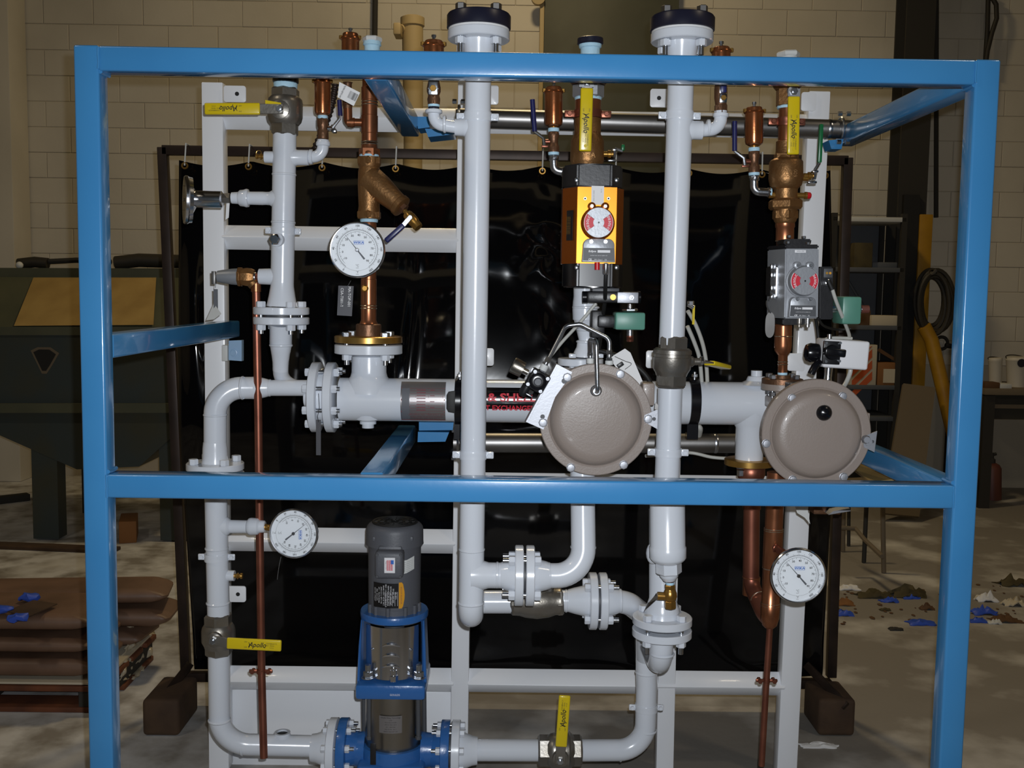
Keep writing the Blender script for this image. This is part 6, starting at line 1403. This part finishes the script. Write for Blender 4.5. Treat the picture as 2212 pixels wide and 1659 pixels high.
k=MB(); k.lathe(P(1768,762,SYY+.03),-X_,[(0,.022),(.02,.024),(.03,.02)],20); k.tube([P(1770,782,SYY+.01),P(1760,792,SYY),P(1752,808,SYY)],.009,10); k.tube(smooth([P(1756,745,SYY+.03),P(1743,756,SYY+.03),P(1740,770,SYY+.02),P(1752,780,SYY+.02)]),.004,8); k.build('cable_gland','gloss',t)
hose('air_tube','pair of grey tubes curving from the white switch box down behind the right regulator',[(1838,790,SYY+.06),(1836,806,SYY+.06),(1828,826,SYY+.05),(1818,842,SYY+.03)],.0058,'hose')
hose('air_tube','grey tube looping along the top of the white switch box',[(1775,775,SYY+.05),(1768,752,SYY+.05),(1778,736,SYY+.04),(1800,730,SYY+.04),(1840,731,SYY+.05)],.004,'hose')
hose('signal_cable','dark cable falling between the grey actuator and the switch box',[(1762,688,SYY+.07),(1766,712,SYY+.08),(1769,745,SYY+.08)],.0042,'rubber','cable')
# small yellow-tag valve and tubes behind the right riser
t=thing('needle_valve','small chrome needle valve with yellow strap behind the right riser','valve',P(1493,660,2.7)); k=MB(); k.hexn(P(1492,650,2.7),P(1492,660,2.7),.009); k.cyl(P(1486,657,2.7),P(1498,664,2.7),.007,n=10); k.build('body','chrome',t); k=MB(); k.box(P(1498,680,2.7),(.006,.004,.05)); k.build('strap','yellow',t)
hose('air_tube','grey air tube bowing out behind the right riser, outer of two',[(1486,672,2.72),(1502,700,2.74),(1517,740,2.76),(1525,780,2.78),(1528,826,2.80)],.0055,'hose')
hose('air_tube','grey air tube bowing out behind the right riser, inner of two',[(1485,705,2.72),(1500,740,2.74),(1511,775,2.76),(1516,826,2.78)],.0055,'hose')
hose('air_tube','pale grey tube sagging under the steel header on the right',[(1395,985,2.9),(1430,982,2.92),(1490,978,2.94),(1540,988,2.92),(1590,990,2.9),(1640,984,2.88)],.0048,'hose')
hose('air_tube','short grey tube dropping from the exchanger strap on the right',[(1502,918,2.86),(1512,925,2.86),(1510,940,2.9)],.008,'hose')
# ================================================================ LOWER RIGHT COPPER
EY=2.80; s=S(1630,1010,EY)
t=thing('copper_pipe','wide copper pipe dropping from the brass flange under the exchanger at the right','pipe',P(1630,1250,EY))
c=P(1618,1000,HY+.0); k=MB(); k.lathe(c-Z_*.006,Z_,[(0,50*s),(.001,52*s),(.016,52*s),(.017,50*s)],40); k.build('brass_flange','brass',t)
k=MB(); pl(k,(1622,1005),(1624,1100),EY,[(1006,26),(1012,30),(1026,30),(1033,27),(1040,22),(1100,19)],28); k.build('hub','oldcopper',t)
k=MB(); k.tube([P(1624,1060,EY),P(1622,1262,EY),P(1650,1324,EY-.08),P(1664,1340,EY-.11)],17.5*s,24,.05); k.build('pipe','oldcopper',t)
k=MB(); k.lathe(P(1623,1262,EY),Z_,[(-.03,18.5*s),(.02,18.5*s)],24); k.torus(P(1623,1247,EY),Z_,18*s,.0018,26,6); k.build('socket','copper',t)
k=MB(); dd=(P(1676,1352,EY-.14)-P(1622,1262,EY)).normalized(); k.torus(P(1622,1262,EY)+dd*.055,dd,18*s,.0018,26,6); k.build('solder_ring','solder',t)
for x in (1600,): 
    k=MB(); p=P(1600,1012,EY-.06); k.hexn(p,p+Z_*.012,.012); k.hexn(p-Z_*.02,p-Z_*.004,.010); k.build('bolt','steel',t)
FYc=2.66; s=S(1670,1200,FYc)
t=thing('copper_pipe','wide copper pipe left of the lower right thermometer ending in a cap','pipe',P(1663,1345,FYc))
A,B=(1676,1040),(1662,1355); k=MB(); pl(k,A,B,FYc,[(1020,19),(1140,19),(1141,20.5),(1226,20.5),(1228,19.5),(1300,19.5),(1302,21),(1335,20),(1350,16),(1356,10)],28); k.build('pipe','copper',t)
for y in (1141,1145,1226,1302,1307): k=MB(); k.torus(onax(A,B,FYc,y),Z_,19.6*s,.0016,26,6); k.build('solder_ring','solder',t)
k=MB(); k.cyl(P(1675,1182,FYc-.02),P(1694,1196,FYc-.055),.010,n=14); k.torus(P(1676,1184,FYc-.03),V((.8,-.9,-.3)),.0105,.0016,20,6); k.build('thermowell','oldcopper',t)
t=pipe_run('drain_pipe','thin copper drain pipe running down at the lower right',[P(1663,1352,FYc),P(1655,1480,FYc),P(1645,1654,FYc)],.0085,'oldcopper',16,.02)
clamp(t,P(1656,1470,FYc),Z_,.0085,X_,'oldcopper',.005,ear=.017)
gauge('dial_thermometer','upright dial thermometer at the lower right in front of the white post',1724,1243,2.40,60.5,tilt=(0,-1,.02),stem=[P(1700,1205,2.55),P(1694,1196,FYc-.055)],needle=-42)
k=MB(); A_=[P(1715,1085,2.72),P(1748,1085,2.72),P(1745,1102,2.72),P(1750,1132,2.71),P(1738,1118,2.71),P(1722,1108,2.72)]; k.add(A_+[a+Y_*.001 for a in A_],[(5,4,3,2,1,0),(6,7,8,9,10,11)]+[(i,(i+1)%6,6+(i+1)%6,6+i) for i in range(6)]); tag(k.build('paper_tag','dullwhite'),'torn white paper tag hanging under the middle beam at the right','tag')
t=thing('lower_bracket','dark bracket just showing under the middle beam at the right','bracket',P(1790,1100,2.7)); k=MB(); k.box(P(1780,1095,2.75),(60*s,.06,24*s),None,.003); k.build('plate','dkbronze',t); k=MB(); k.hexa([P(1790,1112,2.68),P(1838,1104,2.68),P(1836,1098,2.68),P(1800,1104,2.68)]+[p+V((0,.06,0)) for p in (P(1790,1112,2.68),P(1838,1104,2.68),P(1836,1098,2.68),P(1800,1104,2.68))]); k.build('edge','alu',t)
# ================================================================ PUMP
PY=2.80; t=thing('pump','vertical blue multistage pump with grey motor at the bottom centre','pump',V((P(852,1640,PY).x,PY,0))); pump=t
A,B=(853,1125),(850,1650); s=S(852,1300,PY); mx=lambda y:onax(A,B,PY,y)
k=MB(); pl(k,A,B,PY,[(1128,50),(1131,56),(1136,60),(1142,61.5),(1168,62),(1172,62.5),(1173,58)],44); k.build('fan_cowl','motor',t)
k=MB(); pl(k,A,B,PY,[(1127,48),(1128.5,48)],40); k.torus(mx(1127),Z_,34*s,.004,32,6); k.torus(mx(1127),Z_,20*s,.004,28,6); k.torus(mx(1127),Z_,46*s,.004,36,6)
for i in range(12): q=2*PI*i/12; k.tube([mx(1127)+V((cos(q),sin(q),0))*8*s,mx(1127)+V((cos(q),sin(q),0))*46*s],.0025,6)
k.build('fan_grille','rubber',t)
k=MB(); pl(k,A,B,PY,[(1170,57),(1300,56),(1301,57),(1322,57),(1324,54)],44); mo=k.build('motor_body','motor',t)
for q in (232,262,300,325,210,345): k=MB(); p=mx(1308)+V((cos(R_(q))*56*s,sin(R_(q))*56*s,0)); k.cyl(p-Z_*12*s,p+Z_*14*s,5*s,n=10); k.build('motor_rib','motor',t)
for x in (809,889): k=MB(); k.box(P(x,1163,PY-.052),(8*s,.02,10*s),None,.003); k.build('cowl_lug','motor',t)
# terminal box
k=MB(); c=P(842,1217,PY-.085); k.box(c,(59*s,.05,58*s),None,.010,3); k.box(c+V((0,.03,.004)),(50*s,.05,64*s),None,.006); tbx=k.build('terminal_box','motor',t)
for x in (-24,24):
    for z in (-23,23): k=MB(); k.lathe(c+V((x*s,-.025,z*s)),-Y_,[(0,.004),(.002,.0035)],8); k.build('box_screw','dkgrey',tbx)
k=MB(); q=c+V((2*s,-.0256,1*s)); k.box(q,(22*s,.001,32*s)); fl_=k.build('flag_sticker','inkwhite',tbx)
k=MB(); 
for i in range(7): k.box(q+V(((-4.6+2*i*.0+ -0)*s+ (i*1.85-1)*s*1.0,-.0008,-.0*s)),(1.0*s,.0004,22*s))
k.build('flag_stripes','inkred',fl_)
k=MB(); k.box(q+V((5.4*s,-.0012,7*s)),(6*s,.0004,8.6*s)); k.build('flag_canton','inkblue',fl_)
k=MB(); k.text('Made in U.S.A.',3.0*s,T4(q+V((-7.6*s,-.0008,0)),CF@M.Rotation(R_(-90),3,'Z'))); k.text('RELIANCE',2.6*s,T4(q+V((9.6*s,-.0008,0)),CF@M.Rotation(R_(-90),3,'Z'))) if False else None; k.build('flag_text','ink',fl_,smooth=False)
MR=57*s
def mcyl(cy,Rr=MR,h=.0008):
    cc=mx(cy)
    return lambda v: cc+V((sin(v.x/Rr)*(Rr+h+v.z),-cos(v.x/Rr)*(Rr+h+v.z),v.y))
def cpatch(x0,x1,y0,y1,cy,h,m,name,par,Rr=MR,poly=None):
    f=mcyl(cy,Rr,h); k=MB(); k.add(*patch(x1-x0,y1-y0,f,10,3,x0,y0)); return k.build(name,m,par)
npm=cpatch(-43*s,14*s,-27*s,26*s,1268,.0012,'plate','motor_plate',mo)
f=mcyl(1268,MR,.0018); k=MB()
for i,st in enumerate(('CAT.NO. VM3546T','SPEC. 35A13-872','HP 1   VOLTS 230/460','AMPS 3.2/1.6  RPM 1740','FRAME 143TC  HZ 60  PH 3','SER.F. 1.15 CODE K DES B CL B','NEMA NOM. EFF. 82.5 PF 71','RATING 40C AMB-CONT','DE 6205  ODE 6203','SER. F0711')):
    k.text(st,4.0*s,None,fn=lambda v,i=i:f(V((-38*s+i*5.2*s+v.y,-v.x,v.z))),sx=.9)
for i in range(6): k.add(*patch(.5*s,30*s,f,1,2,(-14+i*5.2)*s,-22*s))
k.build('plate_text','inkwhite',npm,smooth=False)
f=mcyl(1268,MR,.0014); k=MB(); vs=[];n=12
pts=[(15,-28),(15,28),(21,28),(24,24),(27,8),(27.5,0),(27,-8),(24,-24),(21,-28)]
k.add([f(V((x*s,y*s,0))) for x,y in pts],[tuple(range(len(pts)))]); yl=k.build('warning_label','orange',mo,smooth=False)
f=mcyl(1268,MR,.0019); k=MB(); k.text('BALDOR RELIANCER',4*s,None,fn=lambda v:f(V((20*s+v.y,-v.x,v.z)))); k.build('label_text','burg',yl,smooth=False)
f=mcyl(1208,MR,.0012); k=MB(); k.add([f(V((x*s,y*s,0))) for x,y in ((20,-17),(32,-15),(44,-11),(51,-9),(51,19),(44,17),(32,13),(20,12))],[(0,1,6,7),(1,2,5,6),(2,3,4,5)]); pl2=k.build('paper_label','dullwhite',mo,smooth=False)
f=mcyl(1208,MR,.0017); k=MB()
for i in range(6): k.text('CAUTION READ MANUAL 10 LB',2.2*s,None,fn=lambda v,i=i:f(V((34*s+v.x,(9-4*i)*s+v.y+ (v.x)*.18,v.z))),sx=.7)
k.build('label_text','inkgrey',pl2,smooth=False)
# blue adaptor stool
k=MB(); pl(k,A,B,PY,[(1312,50),(1312,72),(1316,74),(1326,73),(1330,66),(1330,52)],44,cap=False); k.build('motor_flange','pumpblue',t)
for sg in (-1,1):
    k=MB(); 
    a0=[mx(1324)+V((sg*68*s,-.035,0)),mx(1324)+V((sg*63*s,-.058,0)),mx(1324)+V((sg*54*s,.03,0)),mx(1324)+V((sg*66*s,.06,0))]
    a1=[mx(1455)+V((sg*74*s,-.045,0)),mx(1455)+V((sg*66*s,-.070,0)),mx(1455)+V((sg*56*s,.03,0)),mx(1455)+V((sg*72*s,.07,0))]
    k.hexa(a0+a1 if sg>0 else a0[::-1]+a1[::-1]); k.build('stool_side','pumpblue',t,smooth=False)
    k=MB(); k.tube([mx(1326)+V((sg*64*s,-.045,0)),mx(1380)+V((sg*68*s,-.052,0)),mx(1456)+V((sg*71*s,-.055,0))],3.5*s,8); k.build('stool_rib','pumpblue',t)
k=MB(); pl(k,A,B,PY,[(1450,60),(1456,70),(1480,73),(1484,70),(1484,40)],4,rot=PI/4,up=Y_,cap=False) if False else None
c=mx(1466); k.box(c+V((0,-.0,0)),(148*s,150*s,33*s),None,.009,2); k.build('stool_base','pumpblue',t)
k=MB(); k.text('GOULDS',6*s,T4(c+V((10*s,-75*s-.0008,-4*s)),CF),sx=.9); k.build('cast_badge','inkwhite',t,smooth=False)
k=MB(); k.lathe(mx(1330),-Z_,[(0,22*s),(60*s,22*s),(80*s,40*s),(112*s,44*s)],24); k.build('coupling_shaft','dkgrey',t)
# bright guard
k=MB(); n=16; vs=[];Rg=66*s
for i in range(n+1):
    a=R_(-90-58+116*i/n)
    for y in (1334,1443): vs.append(mx(y)+V((Rg*cos(a),Rg*sin(a),0)))
for i in range(n+1):
    a=R_(-90-58+116*i/n)
    for y in (1334,1443): vs.append(mx(y)+V(((Rg-.0015)*cos(a),(Rg-.0015)*sin(a),0)))
m_=2*(n+1); fs=[(2*i,2*i+1,2*i+3,2*i+2) for i in range(n)]+[(m_+2*i+2,m_+2*i+3,m_+2*i+1,m_+2*i) for i in range(n)]
fs+=[(0,m_,m_+1,1),(2*n,2*n+1,m_+2*n+1,m_+2*n)]+[(2*i+2,m_+2*i+2,m_+2*i,2*i) for i in range(n)]+[(2*i+1,m_+2*i+1,m_+2*i+3,2*i+3) for i in range(n)]
k.add(vs,fs); gd=k.build('coupling_guard','chrome',t,ang=60)
for i,yy in enumerate((1370,1392,1414)):
    k=MB(); pts=[]
    for j in range(11):
        q=j/10*2-1; a=R_(-90+q*17); pts.append(mx(yy+7*q*q-4)+V(((Rg+.003*(1-q*q))*cos(a),(Rg+.003*(1-q*q))*sin(a),0)))
    k.tube(pts,[.0008+.0035*(1-(j/5-1)**2) for j in range(11)],8); k.build('guard_louvre','chrome',gd)
for q in (-38,38): k=MB(); a=R_(-90+q); p=mx(1382)+V(((Rg+.001)*cos(a),(Rg+.001)*sin(a),0)); k.ball(p,.004,8,6); k.build('guard_screw','chrome',gd)
for x in (795,905):
    k=MB(); p=P(x,1456,PY-.075); k.hexn(p-Z_*.008,p+Z_*.008,.013); k.cyl(p+Z_*.008,p+Z_*.026,.008,n=12); k.cyl(p-Z_*.01,p-Z_*.008,.018,n=18); k.build('tie_nut','steel',t)
k=MB(); p=P(850,1462,PY-.08); k.hexn(p-Z_*.012,p+Z_*.006,.014); k.cyl(p+Z_*.006,p+Z_*.02,.010,n=12); k.ball(p+Z_*.024,.009,10,6); k.build('vent_plug','chrome',t)
# stainless shell with tie rods
k=MB(); pl(k,A,B,PY,[(1480,62),(1596,63),(1600,62)],44); sh=k.build('stainless_shell','inox',t)
for x,dy in ((797,-.05),(903,-.05),(786,.02),(916,.02)): k=MB(); k.tube([P(x,1482,PY+dy),P(x+1,1592,PY+dy)],5*s,10); k.hexn(P(x+1,1590,PY+dy),P(x+1,1597,PY+dy),7*s); k.build('tie_rod','dkgrey',t)
f=mcyl(1538,63*s,.0012); k=MB(); k.add(*patch(49*s,38*s,f,8,2,-25*s,-19*s)); lb=k.build('foil_label','label',sh)
f=mcyl(1538,63*s,.0018); k=MB()
for i,(st,z) in enumerate((('Goulds Water Technology',3.8),('e-SV',3.4),('5SV-4 316L SS PUMP',2.8),('GPM 25  TDH 120 FT',2.8),('HP 1   RPM 3500',2.8),('MAX 362 PSI   250 °F',2.8),('SENECA FALLS NY  USA',2.8))): k.text(st,z*s,None,fn=lambda v,i=i:f(V((v.x,(15-5*i)*s+v.y,v.z))))
k.build('label_text','ink',lb,smooth=False)
# casting
s=S(850,1620,PY)
k=MB(); k.box(mx(1664)+V((0,0,-.012)),(142*s,150*s,.13),None,.012,3); k.lathe(mx(1608),Z_,[(-.03,70*s),(.0,70*s),(.012,69*s)],40); 
for sg in (-1,1): k.lathe(mx(1618),X_*sg,[(60*s,38*s),(84*s,35*s),(100*s,35*s)],30)
k.build('casting','pumpblue',t)
k=MB(); c=P(806,1629,PY-75*s-.001); k.box(c,(12*s,.002,46*s),None,.0008); k.build('plate_strip','black',t)
k=MB(); zc=(mx(1664).z-.077)/2; k.box(V((mx(1640).x,PY,zc)),(.16,.16,zc*2-.02),None,.01); k.box(V((mx(1640).x,PY,.012)),(.3,.26,.022),None,.006); k.build('foot_pedestal','pumpblue',t)
# pump flanges with the white companion flanges of the pipes
for sg,px,py,par,ww in ((-1,735,1616,sp,'inlet'),(1,970,1621,None,'outlet')):
    c=P(px,py,PY); R=64*s
    k=MB(); k.lathe(c,X_*-sg,[(-.002,R*.99),(.0,R),(.0205,R),(.022,R*.98)],44); k.lathe(c+X_*-sg*.02,X_*-sg,[(0,42*s),(.02,37*s),(.03,35*s)],28); k.build('flange','pumpblue',t)
    own=par or [o for o in COL.objects if o.name.startswith('discharge_pipe')][0]
    c2=c+X_*sg*.008; k=MB(); k.lathe(c2,X_*sg,[(0,R*.98),(.001,R),(.021,R),(.023,R*.97)],44); k.lathe(c2+X_*sg*.022,X_*sg,[(0,40*s),(.012,38*s),(.035,31*s),(.05,29*s)],30); k.build('flange','white',own)
    k=MB(); k.lathe(c,X_*sg,[(0,R*.6),(.008,R*.6)],28); k.build('gasket','dkgrey',own)
    F=X_*-sg
    bolts(own,c,F,R*.80,8,R_(22.5),-.031,.022,.0105,'white','steel',.012,up=Z_)
# ball valve in the discharge line
A,B=(1162,1621),(1257,1621); DYV=2.83
t=ball_valve('ball_valve','nickel ball valve at the bottom with a yellow lever standing up',A,B,DYV,[(1182,30),(1190,36),(1196,37),(1222,37),(1228,36),(1231,40),(1234,36),(1240,30)],[(1162,1190,33),(1233,1257,33)])
k=MB(); c=P(1211,1641,DYV-.06); k.lathe(c+Y_*.03,-Y_,[(0,.024),(.03,.022),(.034,.012)],18); k.build('stem_boss','nickel',t)
lever(t,(1210,1643),(1212,1613),(1220,1502),DYV-.10,25)
# names: repeats take Blender's own suffix
bpy.context.view_layer.update()
